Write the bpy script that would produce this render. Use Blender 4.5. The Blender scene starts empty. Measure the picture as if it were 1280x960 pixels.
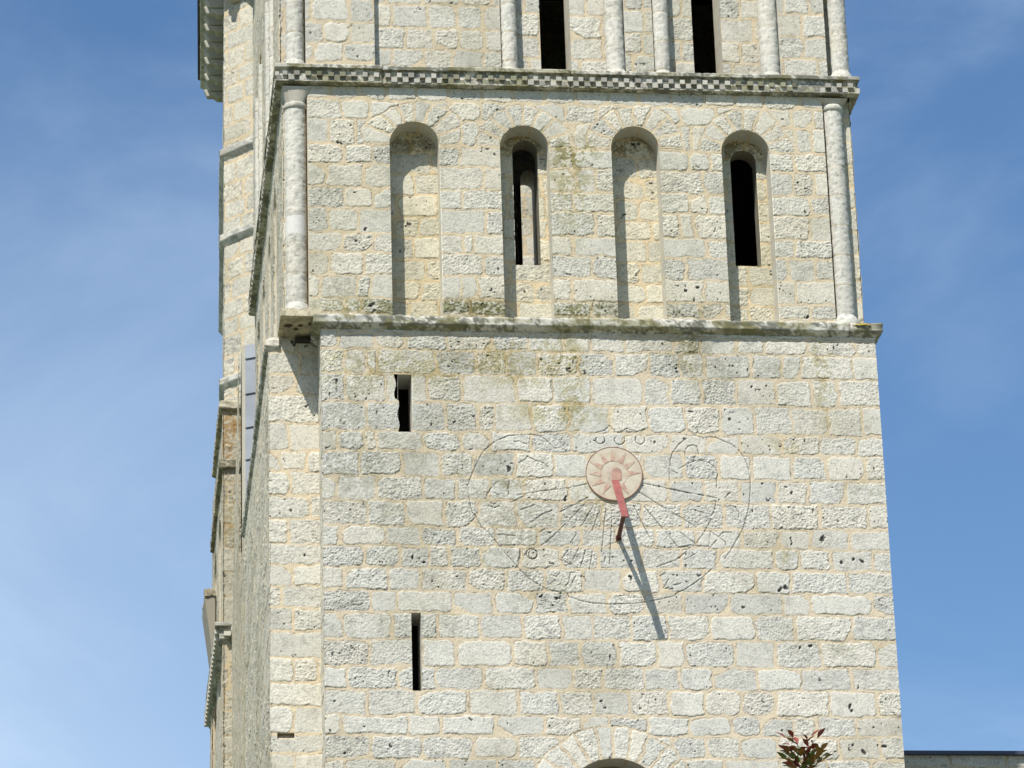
import bpy, math, random
import numpy as np
from mathutils import Matrix, Vector
random.seed(7)
rad = math.radians
S = bpy.context.scene
# ------------------------------------------------------------------ camera
FPX, PHI, TH, RO = 4812.75, rad(22.062), rad(6.8728), rad(1.7733)
CAM = np.array([-2.9544, -44.792, 0.0957])
GZ = -1.5                                         # ground level (eye height 1.6 m)
FW = np.array([math.sin(TH)*math.cos(PHI), math.cos(TH)*math.cos(PHI), math.sin(PHI)])
_r = np.array([math.cos(TH), -math.sin(TH), 0.0]); _u = np.cross(_r, FW)
RT = _r*math.cos(RO) - _u*math.sin(RO); UP = _u*math.cos(RO) + _r*math.sin(RO)
cd = bpy.data.cameras.new('camera'); cam = bpy.data.objects.new('camera', cd)
S.collection.objects.link(cam); S.camera = cam
cd.sensor_width = 36.0; cd.lens = FPX/1280*36.0; cd.clip_start = .5; cd.clip_end = 3000
M = Matrix.Identity(4)
for i in range(3):
    M[i][0] = RT[i]; M[i][1] = UP[i]; M[i][2] = -FW[i]; M[i][3] = CAM[i]
cam.matrix_world = M
def bp(x, y, Y):                                  # measured point of the photograph -> point on a wall plane y=Y
    d = RT*(x-640)/FPX - UP*(y-480)/FPX + FW
    return CAM + d*((Y-CAM[1])/d[1])
# ------------------------------------------------------------------ light
sv = Vector((-.61, -1.0, 1.5)).normalized()
SUN_EL = math.asin(sv.z)
w = bpy.data.worlds.new('World'); S.world = w; w.use_nodes = True
nt = w.node_tree; nt.nodes.clear()
def N(t, **k):
    n = nt.nodes.new(t)
    for a, b in k.items(): setattr(n, a, b)
    return n
sky = N('ShaderNodeTexSky', sky_type='NISHITA', sun_disc=False)
sky.sun_elevation = SUN_EL; sky.sun_rotation = math.atan2(sv.x, sv.y)
sky.air_density = 1.0; sky.dust_density = .4; sky.ozone_density = 2.2; sky.altitude = 100
tc = N('ShaderNodeTexCoord'); mp = N('ShaderNodeMapping'); mp.inputs['Scale'].default_value = (1.0, 1.0, 2.2)
n1 = N('ShaderNodeTexNoise'); n1.inputs['Scale'].default_value = 5.5; n1.inputs['Detail'].default_value = 9; n1.inputs['Roughness'].default_value = .56
n1.inputs['Distortion'].default_value = .6
cr = N('ShaderNodeValToRGB'); cr.color_ramp.elements[0].position = .40; cr.color_ramp.elements[1].position = .78
cr.color_ramp.interpolation = 'EASE'
# thin veil of cloud, thicker towards the west (left) and lower down
sp = N('ShaderNodeSeparateXYZ'); mr = N('ShaderNodeMapRange'); mr.inputs[1].default_value = .16; mr.inputs[2].default_value = -.06
mr2 = N('ShaderNodeMapRange'); mr2.inputs[1].default_value = .46; mr2.inputs[2].default_value = .24
ml = N('ShaderNodeMath', operation='MULTIPLY'); ad = N('ShaderNodeMath', operation='MULTIPLY_ADD')
mx = N('ShaderNodeMixRGB'); mx.inputs[2].default_value = (5.9, 7.3, 9.0, 1)
bg = N('ShaderNodeBackground'); bg.inputs['Strength'].default_value = .085; out = N('ShaderNodeOutputWorld')
L = nt.links.new
L(tc.outputs['Generated'], mp.inputs[0]); L(mp.outputs[0], n1.inputs['Vector']); L(n1.outputs[0], cr.inputs[0])
L(tc.outputs['Generated'], sp.inputs[0]); L(sp.outputs[0], mr.inputs[0]); L(sp.outputs[2], mr2.inputs[0])
L(mr.outputs[0], ml.inputs[0]); L(mr2.outputs[0], ml.inputs[1])
ad.inputs[1].default_value = .80; L(ml.outputs[0], ad.inputs[0])
m3 = N('ShaderNodeMath', operation='MULTIPLY'); m3.inputs[1].default_value = .27
L(cr.outputs[0], m3.inputs[0]); L(m3.outputs[0], ad.inputs[2]); ad.use_clamp = True
hs_ = N('ShaderNodeHueSaturation'); hs_.inputs['Saturation'].default_value = 1.15; hs_.inputs['Value'].default_value = 1.12
L(sky.outputs[0], hs_.inputs['Color'])
L(ad.outputs[0], mx.inputs[0]); L(hs_.outputs[0], mx.inputs[1]); L(mx.outputs[0], bg.inputs[0]); L(bg.outputs[0], out.inputs[0])
sl = bpy.data.lights.new('sun', 'SUN'); sl.energy = 4.2; sl.angle = rad(.5); sl.color = (1, .955, .88)
so = bpy.data.objects.new('sun', sl); S.collection.objects.link(so)
so.rotation_euler = sv.to_track_quat('Z', 'Y').to_euler(); so.location = (-20, -30, 60)
S.view_settings.view_transform = 'Standard'; S.view_settings.look = 'None'
S.view_settings.exposure = .56; S.view_settings.gamma = 1; S.view_settings.use_curve_mapping = False
S.render.engine = 'CYCLES'
# ------------------------------------------------------------------ helpers
COL = S.collection
def link(name, me, mat=None, parent=None):
    o = bpy.data.objects.new(name, me); COL.objects.link(o)
    if mat is not None: me.materials.append(mat)
    if parent is not None: o.parent = parent
    return o
def thing(name, label, cat, group=None):
    o = bpy.data.objects.new(name, None); COL.objects.link(o); o['label'] = label; o['category'] = cat
    o.empty_display_size = .3
    if group: o['group'] = group
    return o
def mesh_np(name, V, F, C=None, smooth=True):
    me = bpy.data.meshes.new(name); V = np.asarray(V, np.float32).reshape(-1, 3); F = np.asarray(F, np.int32)
    k = F.shape[1]
    me.vertices.add(len(V)); me.vertices.foreach_set('co', V.ravel())
    me.loops.add(F.size); me.loops.foreach_set('vertex_index', F.ravel())
    me.polygons.add(len(F)); me.polygons.foreach_set('loop_start', np.arange(0, F.size, k, dtype=np.int32))
    me.polygons.foreach_set('loop_total', np.full(len(F), k, np.int32))
    me.polygons.foreach_set('use_smooth', np.full(len(F), bool(smooth)))
    me.update(calc_edges=True)
    if C is not None:
        a = me.color_attributes.new('Col', 'FLOAT_COLOR', 'POINT')
        c = np.ones((len(V), 4), np.float32); c[:, :3] = C; a.data.foreach_set('color', c.ravel())
    return me
def grid_faces(nr, nc, keep=None, flip=False):
    i = np.arange(nr-1)[:, None]*nc + np.arange(nc-1)[None, :]
    F = np.stack([i, i+1, i+nc+1, i+nc], -1).reshape(-1, 4)
    if flip: F = F[:, ::-1]
    if keep is not None: F = F[keep.ravel()]
    return F
def hsh(ix, iy, seed):
    h = (ix.astype(np.int64)*374761393 + iy.astype(np.int64)*668265263 + int(seed)*2147483647 + 12345) & 0xffffffff
    h = ((h ^ (h >> 13))*1274126177) & 0xffffffff
    h = ((h ^ (h >> 15))*2246822519) & 0xffffffff
    return ((h ^ (h >> 16)) & 0xffffff)/float(0x1000000)
def vn(x, y, seed):
    x = np.asarray(x, float); y = np.asarray(y, float)
    fx = np.floor(x); fy = np.floor(y); tx = x-fx; ty = y-fy
    tx = tx*tx*(3-2*tx); ty = ty*ty*(3-2*ty)
    a = hsh(fx, fy, seed); b = hsh(fx+1, fy, seed); c = hsh(fx, fy+1, seed); d = hsh(fx+1, fy+1, seed)
    return (a*(1-tx)+b*tx)*(1-ty) + (c*(1-tx)+d*tx)*ty
def fbm(x, y, seed, o=3):
    s = 0; a = 1; t = 0
    for k in range(o):
        s = s + a*vn(x*2**k+k*17.3, y*2**k-k*9.1, seed+k*31); t += a; a *= .55
    return s/t
def sst(a, b, x):
    t = np.clip((x-a)/(b-a), 0, 1); return t*t*(3-2*t)
# ------------------------------------------------------------------ materials
def mat_attr(name, bump=.35, scale=90, rough=.93):
    m = bpy.data.materials.new(name); m.use_nodes = True; t = m.node_tree; b = t.nodes['Principled BSDF']
    a = t.nodes.new('ShaderNodeVertexColor'); a.layer_name = 'Col'
    n = t.nodes.new('ShaderNodeTexNoise'); n.inputs['Scale'].default_value = scale; n.inputs['Detail'].default_value = 4
    c = t.nodes.new('ShaderNodeTexCoord'); r = t.nodes.new('ShaderNodeMapRange')
    r.inputs[1].default_value = .3; r.inputs[2].default_value = .7; r.inputs[3].default_value = .80; r.inputs[4].default_value = 1.14
    x = t.nodes.new('ShaderNodeVectorMath'); x.operation = 'SCALE'
    bu = t.nodes.new('ShaderNodeBump'); bu.inputs['Strength'].default_value = bump; bu.inputs['Distance'].default_value = .01
    k = t.links.new
    k(c.outputs['Object'], n.inputs['Vector']); k(n.outputs[0], r.inputs[0]); k(a.outputs[0], x.inputs[0]); k(r.outputs[0], x.inputs['Scale'])
    k(x.outputs[0], b.inputs['Base Color']); k(n.outputs[0], bu.inputs['Height']); k(bu.outputs[0], b.inputs['Normal'])
    b.inputs['Roughness'].default_value = rough; b.inputs['Specular IOR Level'].default_value = .2
    return m
STONE = mat_attr('limestone', .6, 110)
JAMB = mat_attr('shade_dark_jamb_stone'); JAMB.node_tree.nodes['Map Range'].inputs[3].default_value = .22; JAMB.node_tree.nodes['Map Range'].inputs[4].default_value = .5  # same stone darkened: shade inside the window jambs put into the colour
def mat(name, col, rough=.8, var=.15, scale=12, metal=0, bump=.2, col2=None):
    m = bpy.data.materials.new(name); m.use_nodes = True; t = m.node_tree; b = t.nodes['Principled BSDF']
    n = t.nodes.new('ShaderNodeTexNoise'); n.inputs['Scale'].default_value = scale; n.inputs['Detail'].default_value = 6
    c = t.nodes.new('ShaderNodeTexCoord'); r = t.nodes.new('ShaderNodeValToRGB')
    d = col2 or tuple(v*(1-var*2) for v in col)
    r.color_ramp.elements[0].color = (*d, 1); r.color_ramp.elements[1].color = (*col, 1)
    r.color_ramp.elements[0].position = .3; r.color_ramp.elements[1].position = .62
    bu = t.nodes.new('ShaderNodeBump'); bu.inputs['Strength'].default_value = bump; bu.inputs['Distance'].default_value = .01
    k = t.links.new
    k(c.outputs['Object'], n.inputs['Vector']); k(n.outputs[0], r.inputs[0]); k(r.outputs[0], b.inputs['Base Color'])
    k(n.outputs[0], bu.inputs['Height']); k(bu.outputs[0], b.inputs['Normal'])
    b.inputs['Roughness'].default_value = rough; b.inputs['Metallic'].default_value = metal
    return m
M_RED = mat('red_painted_iron', (.27, .075, .065), .7, .16, 12, bump=.5)
M_SHADED = mat('shaded_iron', (.085, .020, .015), .7, .2, 25)  # iron darkened in its colour for the bar's shade on the strut
M_LEAD = mat('lead_sheet', (.30, .33, .38), .55, .10, 3, 0, .1)
M_DARK = mat('dark_interior', (.055, .045, .035), .95, .2, 4)  # near-black brown for the inner shell and window pane
M_GROOVE = mat('dirt_in_grooves', (.235, .22, .18), .95, .3, 30)
M_PLASTER = mat('dial_plaster', (.53, .475, .37), .9, .12, 10, bump=.6, col2=(.45, .37, .28))
M_OCHRE = mat('faded_red_ochre', (.40, .24, .18), .9, .2, 16, col2=(.51, .42, .32))
M_PINK = mat('faded_pink_wash', (.50, .41, .33), .9, .14, 22)
# ------------------------------------------------------------------ masonry
STAINS = []
WH = (1.16, 1.15, 1.10)      # (x, z, rx, rz, strength, rgb multiplier) on the main front, natural lichen and damp patches
def stone_colour(idr, idr2, n1, n2, n3):
    cool = np.array([.552, .540, .482]); warm = np.array([.588, .564, .488]); tan = np.array([.565, .520, .42]); grey = np.array([.505, .495, .44])
    t = idr[..., None]
    c = np.where(t < .55, cool+(warm-cool)*(t/.55), np.where(t < .8, warm+(tan-warm)*.4*((t-.55)/.25), cool+(grey-cool)*((t-.8)/.2)))
    c = c*(.93+.14*idr2[..., None])
    c = c*(1 - .16*sst(.5, .85, n1)[..., None]) * (1+.10*(n2[..., None]-.5))
    return c
class Wall:
    def __init__(s, O, ud, nrm, courses, joints, seed, vous=(), stains=(), pits=(), grooves=(), tone=(1, 1, 1), rough=1.0, joint_w=1.0, lic=0.):
        s.O = np.array(O, float); s.ud = np.array(ud, float); s.n = np.array(nrm, float); s.seed = seed
        s.cz = np.array(courses, float); mj = max(len(j) for j in joints)
        s.J = np.full((len(joints), mj+2), 1e6); s.J[:, 0] = -1e3
        for i, j in enumerate(joints): s.J[i, 1:1+len(j)] = sorted(j)
        s.vous = vous; s.stains = stains; s.pits = pits; s.tone = np.array(tone); s.rough = rough; s.jw = joint_w; s.lic = lic
        s.grooves = grooves
    def ev(s, U, Z):
        U = np.asarray(U, float); Z = np.asarray(Z, float); sh = U.shape; U = U.ravel(); Z = Z.ravel()
        H = np.empty(len(U)); C = np.empty((len(U), 3)); step = 150000
        for a in range(0, len(U), step):
            H[a:a+step], C[a:a+step] = s._ev(U[a:a+step], Z[a:a+step])
        return H.reshape(sh), C.reshape(sh+(3,))
    def _ev(s, u, z):
        sd = s.seed
        uw = u + .040*(vn(u/.12, z/.12, sd+1)-.5) + .022*(vn(u/.045, z/.045, sd+2)-.5) + .012*(vn(u/.018, z/.018, sd+22)-.5)
        zw = z + .032*(vn(u/.15, z/.15, sd+3)-.5) + .020*(vn(u/.045, z/.045, sd+4)-.5) + .012*(vn(u/.018, z/.018, sd+24)-.5)
        ci = np.clip(np.searchsorted(s.cz, zw)-1, 0, len(s.J)-1)
        J = s.J[ci]; si = (J < uw[:, None]).sum(1); si = np.clip(si, 1, J.shape[1]-1)
        ar = np.arange(len(u)); l = np.maximum(J[ar, si-1], -999); r = J[ar, si]
        z0 = s.cz[ci]; z1 = s.cz[np.minimum(ci+1, len(s.cz)-1)]
        sid = ci*100.+si
        def R(k): return hsh(sid, np.full(len(u), k), sd)
        jw = (.007+.017*R(1))*s.jw; rr = .015+.075*R(2)**2
        lo = l+jw; hi = r-(.007+.016*R(3))*s.jw; bo = z0+(.006+.015*R(4))*s.jw; to = z1-(.006+.014*R(5))*s.jw
        # each block a little out of true
        chip = (R(11) > .72)
        tl = (R(6)-.5)*.05; cx = (np.maximum(lo, -50)+np.minimum(hi, 50))*.5
        zt = zw + tl*np.clip(uw-cx, -.4, .4)
        dx = np.maximum(lo-uw, uw-hi); dz = np.maximum(bo-zt, zt-to)
        qx = dx+rr; qz = dz+rr
        sdf = np.hypot(np.maximum(qx, 0), np.maximum(qz, 0)) + np.minimum(np.maximum(qx, qz), 0) - rr
        side = np.where(R(12) > .5, hi-uw, uw-lo); vert = np.where(R(13) > .4, to-zt, zt-bo); cs_ = .05+.10*R(14)
        sdf = np.where(chip, np.maximum(sdf, (cs_-side*(.6+R(15))-vert*1.2)*.6), sdf)
        for (cu, cz_, r0, r1, nv, vs) in s.vous:
            du = uw-cu; dv = zw-cz_; rho = np.hypot(du, dv); an = np.arctan2(dv, du)
            ext = r1*(1+(.03 if vs == 1 else .09)*(vn(an*nv/math.pi*.7, an*0, sd+vs)-.5)*2)
            ins = (rho < ext+.0) & (dv > -.02)
            vi = np.floor(an/math.pi*nv+ .0); fr = an/math.pi*nv-vi; wd = math.pi/nv
            da = (np.minimum(fr, 1-fr)*wd)*rho
            jj = .015
            sdv = np.maximum(np.maximum(jj-da, r0+.002-rho), rho-(ext-.02))
            sdf = np.where(ins, sdv, sdf); sid = np.where(ins, 7000+vs*50+vi, sid)
        r7 = hsh(sid, sid*0+7, sd); r8 = hsh(sid, sid*0+8, sd); r9 = hsh(sid, sid*0+9, sd); r10 = hsh(sid, sid*0+10, sd)
        t = sst(.004, -.016, sdf)
        an = r9*3.1416; ca = np.cos(an); sa = np.sin(an)
        a_ = u*ca+z*sa; b_ = -u*sa+z*ca
        f1 = fbm(a_/.10+sid, b_/.05, sd+5, 3); f2 = 1-np.abs(2*fbm(a_/.05, b_/.028+sid, sd+9, 2)-1)
        f3 = vn(u/.016, z/.016, sd+12)
        ro = (.22+1.15*r10**1.3)*s.rough
        f4 = 1-np.abs(2*vn(u/.030+3*f1, z/.022, sd+13)-1); f5 = vn(u/.011, z/.011, sd+14)
        tex = ro*(.008*(f1-.5) + .005*(f2-.75) + .0045*(f4-.6) + .0075*(f3-.5) + .0065*(f5-.5))
        hs = .004+.009*r7**1.5
        pitn = fbm(u/.045, z/.045, sd+40, 2); pit = sst(.815, .86, pitn)*(r8 > .62)
        mo = .004 + .006*(fbm(u/.09, z/.09, sd+15, 2)-.5) + .003*(f3-.5)
        edge = .0015*sst(-.015, 0, sdf)
        h = mo*(1-t) + (hs+tex-edge)*t - pit*.014*t
        n1 = fbm(u/.11, z/.11, sd+50, 3); n2 = vn(u/.03, z/.03, sd+51); n3 = vn(u/.012, z/.012, sd+52)
        cs = stone_colour(r8, r7, n1, n2, n3)
        # darker colour in the hollows of the pecked faces, plus dark lichen specks
        hol = sst(.46, .30, f1)*.12*ro + sst(.62, .40, f2)*.12*ro
        spk = sst(.68, .84, n3)*.34
        cs = cs*(1-np.clip(hol+spk, 0, .6)[:, None]*np.array([1, .97, .90]))
        bl = sst(.66, .80, n3*.6+n2*.4)[:, None]*.22
        cs = cs*(1-bl)+np.array([.66, .64, .58])*bl
        mc = np.array([.575, .490, .355])*(.92+.16*n1[:, None])*(1-.10*sst(.65, .9, n3)[:, None])
        fresh = (sid >= 7000) & (sid < 7100); cs = cs*np.where(fresh, 1.10, 1.0)[:, None]
        c = mc*(1-t[:, None]) + cs*t[:, None]
        c = c*(1-.78*pit[:, None]*t[:, None]) + np.array([.03, .03, .04])*.3*pit[:, None]*t[:, None]
        # thin dark dirt line where mortar has shrunk from the block
        ln = np.exp(-((sdf+.001)/.005)**2)*sst(.44, .66, fbm(u/.07, z/.07, sd+60, 2))
        c = c*(1-.45*ln[:, None]); h = h-.005*ln
        # broad weathering
        wv = fbm(u/1.1, z/.8, sd+70, 3); c = c*(1-.16*sst(.52, .75, wv)[:, None]*np.array([.9, .92, 1.15]))
        # mossy lichens and other soft colour patches
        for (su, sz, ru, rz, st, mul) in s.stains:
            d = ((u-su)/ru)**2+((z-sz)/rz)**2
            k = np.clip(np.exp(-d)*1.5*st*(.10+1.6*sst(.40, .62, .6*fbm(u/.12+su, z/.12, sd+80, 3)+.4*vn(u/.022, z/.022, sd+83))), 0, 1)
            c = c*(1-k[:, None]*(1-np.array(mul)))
        for (pu, pz, pr, pd) in s.pits:
            an_ = (pu*13.7+pz*7.1) % 3.14; du_ = (u-pu)*math.cos(an_)+(z-pz)*math.sin(an_); dv_ = -(u-pu)*math.sin(an_)+(z-pz)*math.cos(an_)
            d = np.hypot(du_*.8, dv_*1.45)+.034*(vn(u/.028, z/.028, sd+90)-.5)+.014*(vn(u/.012, z/.012, sd+91)-.5)
            k = sst(pr, pr*.55, d); h = h-pd*k
            c = c*(1-k[:, None]*.86)+np.array([.02, .02, .028])*k[:, None]*.4
            ri = np.exp(-((d-pr*1.25)/(pr*.25))**2)*.5
            c = c*(1-ri[:, None])+np.array([.62, .60, .55])*ri[:, None]
        for (gu0, gz0, gu1, gz1) in s.grooves:
            m = (u > min(gu0, gu1)-.03) & (u < max(gu0, gu1)+.03) & (z > min(gz0, gz1)-.03) & (z < max(gz0, gz1)+.03)
            if not m.any(): continue
            um = u[m]; zm = z[m]; ex = gu1-gu0; ez = gz1-gz0; q = np.clip(((um-gu0)*ex+(zm-gz0)*ez)/(ex*ex+ez*ez+1e-9), 0, 1)
            d = np.hypot(um-gu0-q*ex, zm-gz0-q*ez); k = sst(.010, .003, d)*(.35+.65*sst(.25, .5, vn(um/.06, zm/.06, sd+95)))
            h[m] -= .009*k; c[m] *= (1-.40*k[:, None])
            kl = np.exp(-((d-.014)/.006)**2)*.2; c[m] *= (1+.25*kl[:, None])
        return h, np.clip(c*s.tone, 0, .9)
    def pos(s, u, z, h):
        return s.O + u[..., None]*s.ud + z[..., None]*np.array([0, 0, 1.]) + h[..., None]*s.n
    def build(s, name, u0, u1, z0, z1, cell, parent, holes=(), cellz=None, mat=STONE):
        cellz = cellz or cell
        nu = max(2, int(round((u1-u0)/cell))+1); nz = max(2, int(round((z1-z0)/cellz))+1)
        U, Z = np.meshgrid(np.linspace(u0, u1, nu), np.linspace(z0, z1, nz))
        keep = np.ones((nz-1, nu-1), bool)
        for hf in holes:
            d = hf(U, Z); e = 1e-4; gu = (hf(U+e, Z)-d)/e; gz = (hf(U, Z+e)-d)/e
            m = np.abs(d) < .72*max(cell, cellz)
            U = np.where(m, U-d*gu, U); Z = np.where(m, Z-d*gz, Z)
            d2 = hf(U, Z); dc = (d2[:-1, :-1]+d2[1:, :-1]+d2[:-1, 1:]+d2[1:, 1:])/4
            keep &= dc > 0
        H, C = s.ev(U, Z)
        P = s.pos(U, Z, H)
        fl = np.dot(np.cross(s.ud, [0, 0, 1]), s.n) < 0
        me = mesh_np(name, P, grid_faces(nz, nu, keep, fl), C.reshape(-1, 3))
        return link(name, me, mat, parent)
    def reveal(s, name, path, depths, parent, splay=None, seed=0, closed=False, mat=STONE):
        """jambs and soffit behind an opening: path in (u, z), going in by the given depths"""
        pts = resample(path, .02); u = pts[:, 0]; z = pts[:, 1]
        H, C0 = s.ev(u, z)
        L_ = np.r_[0, np.cumsum(np.hypot(np.diff(u), np.diff(z)))]
        rows = []; cols = []
        nd = len(depths)
        for k, d in enumerate(depths):
            uu, zz = u, z
            if splay is not None:
                f = d/depths[-1]; cu, cz_, q = splay; uu = cu+(u-cu)*(1-(1-q)*f); zz = np.where(z > cz_, cz_+(z-cz_)*(1-(1-q)*f), z)
            hh = H if k == 0 else np.full(len(u), -d) + .010*(fbm(L_/.06, L_*0+d/.06, 5+seed, 2)-.5)
            if k > 0:
                nrm = .008*(fbm(L_/.07, L_*0+d/.07, 15+seed, 2)-.5)
            rows.append(s.pos(uu, zz, hh))
            m = np.exp(-(((L_ % .31)-.02)/.014)**2)
            n1 = fbm(L_/.1, L_*0+d/.1, 25+seed, 3); r_ = hsh(np.floor(L_/.31), L_*0+1, 3+seed)
            c = stone_colour(r_*.8, r_, n1, n1, n1); c = c*(1-m[:, None])+np.array([.55, .45, .31])*m[:, None]
            cols.append(C0 if k == 0 else c*s.tone)
        P = np.stack(rows); C = np.stack(cols)
        me = mesh_np(name, P, grid_faces(nd, len(u)), C.reshape(-1, 3)); return link(name, me, mat, parent)
def resample(path, st):
    out = []
    for (a, b) in zip(path[:-1], path[1:]):
        n = max(1, int(math.ceil(math.hypot(b[0]-a[0], b[1]-a[1])/st)))
        for k in range(n): out.append((a[0]+(b[0]-a[0])*k/n, a[1]+(b[1]-a[1])*k/n))
    out.append(path[-1]); return np.array(out)
def arch_path(c, hw, zs, zb, n=24):
    return [(c-hw, zb), (c-hw, zs)] + [(c-hw*math.cos(math.pi*k/n), zs+hw*math.sin(math.pi*k/n)) for k in range(1, n)] + [(c+hw, zs), (c+hw, zb)]
def arch_hole(c, hw, zs, zb):
    def f(U, Z):
        d1 = np.where(Z > zs, np.hypot(U-c, Z-zs)-hw, np.abs(U-c)-hw)
        return np.maximum(d1, zb-Z)
    return f
def rect_hole(a, b, z0, z1):
    return lambda U, Z: np.maximum(np.maximum(a-U, U-b), np.maximum(z0-Z, Z-z1))
def rnd_courses(z0, z1, seed, lo=.27, hi=.36):
    r = random.Random(seed); z = [z0]
    while z[-1] < z1: z.append(z[-1]+r.uniform(lo, hi))
    return z
def rnd_joints(n, u0, u1, seed, lo=.28, hi=.62):
    r = random.Random(seed+99); res = []
    for k in range(n):
        u = u0+r.uniform(-.3, .1); j = []
        while u < u1+.3: j.append(u); u += r.uniform(lo, hi)
        res.append(j)
    return res
def rwall(O, ud, n, u0, u1, z0, z1, seed, courses=None, lo=.27, hi=.36, **k):
    c = courses or rnd_courses(z0-.1, z1+.1, seed, lo, hi); return Wall(O, ud, n, c, rnd_joints(len(c), u0, u1, seed), seed, **k)
class Box:                                        # collects boxes / prisms with vertex colours
    def __init__(s): s.V = []; s.F = []; s.C = []
    def quadbox(s, P8, col):
        b = len(s.V); s.V += [tuple(p) for p in P8]; s.C += [col]*8
        s.F += [(b, b+3, b+2, b+1), (b+4, b+5, b+6, b+7), (b, b+1, b+5, b+4), (b+1, b+2, b+6, b+5), (b+2, b+3, b+7, b+6), (b+3, b, b+4, b+7)]
    def box(s, a, b, col=(.5, .48, .42)):
        (x0, y0, z0), (x1, y1, z1) = a, b
        s.quadbox([(x0, y0, z0), (x1, y0, z0), (x1, y1, z0), (x0, y1, z0), (x0, y0, z1), (x1, y0, z1), (x1, y1, z1), (x0, y1, z1)], col)
    def build(s, name, parent, mat=STONE, smooth=False):
        return link(name, mesh_np(name, s.V, s.F, np.array(s.C), smooth), mat, parent)
def merge(o, B):
    me = o.data; n = len(me.vertices); V = np.empty(n*3, np.float32); me.vertices.foreach_get('co', V); V = V.reshape(-1, 3)
    F = np.empty(len(me.loops), np.int32); me.loops.foreach_get('vertex_index', F); F = F.reshape(-1, 4)
    C = np.empty(n*4, np.float32); me.color_attributes['Col'].data.foreach_get('color', C); C = C.reshape(-1, 4)[:, :3]
    m2 = mesh_np(me.name, np.vstack([V, np.array(B.V)]), np.vstack([F, np.array(B.F)+n]), np.vstack([C, np.array(B.C)]), False)
    m2.materials.append(STONE); o.data = m2
def rough_box(name, a, b, parent, col=(.47, .44, .37), amp=.012, cell=.025, seed=1, mat_=None):
    a = np.array(a, float); b = np.array(b, float); V = []; F = []; C = []; off = 0
    for ax in range(3):
        i, j = [k for k in range(3) if k != ax]
        for side in (0, 1):
            nu = max(2, int((b[i]-a[i])/cell)+1); nv_ = max(2, int((b[j]-a[j])/cell)+1)
            U, W = np.meshgrid(np.linspace(a[i], b[i], nu), np.linspace(a[j], b[j], nv_)); P = np.empty(U.shape+(3,)); P[..., i] = U; P[..., j] = W; P[..., ax] = b[ax] if side else a[ax]
            V.append(P.reshape(-1, 3)); fl = (side == 1) == (ax == 1); F.append(grid_faces(nv_, nu, None, fl)+off); off += U.size
    V = np.vstack(V); c0 = (a+b)/2; q = V[:, 0]*1.3+V[:, 2]*.9; r = V[:, 1]*1.3-V[:, 2]*1.1
    for k in range(3): V[:, k] += amp*(fbm(q/.06+k*7, r/.06+k*3, seed+k, 3)-.5)*2 - amp*1.5*np.sign(V[:, k]-c0[k])*sst(.55, .75, fbm(q/.15, r/.15, seed+9, 2))
    n1 = fbm(q/.12, r/.12, seed+5, 3); n2 = vn(q/.03, r/.03, seed+6); C = stone_colour(n1*0+.3, n1*0+.5, n1, n2, n2)/.55*np.array(col)
    k = (sst(.5, .62, n1*.6+n2*.4)*.55)[:, None]; C = C*(1-k)+np.array([.16, .15, .12])*k
    return link(name, mesh_np(name, V, np.vstack(F), C), mat_ or STONE, parent)
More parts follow.
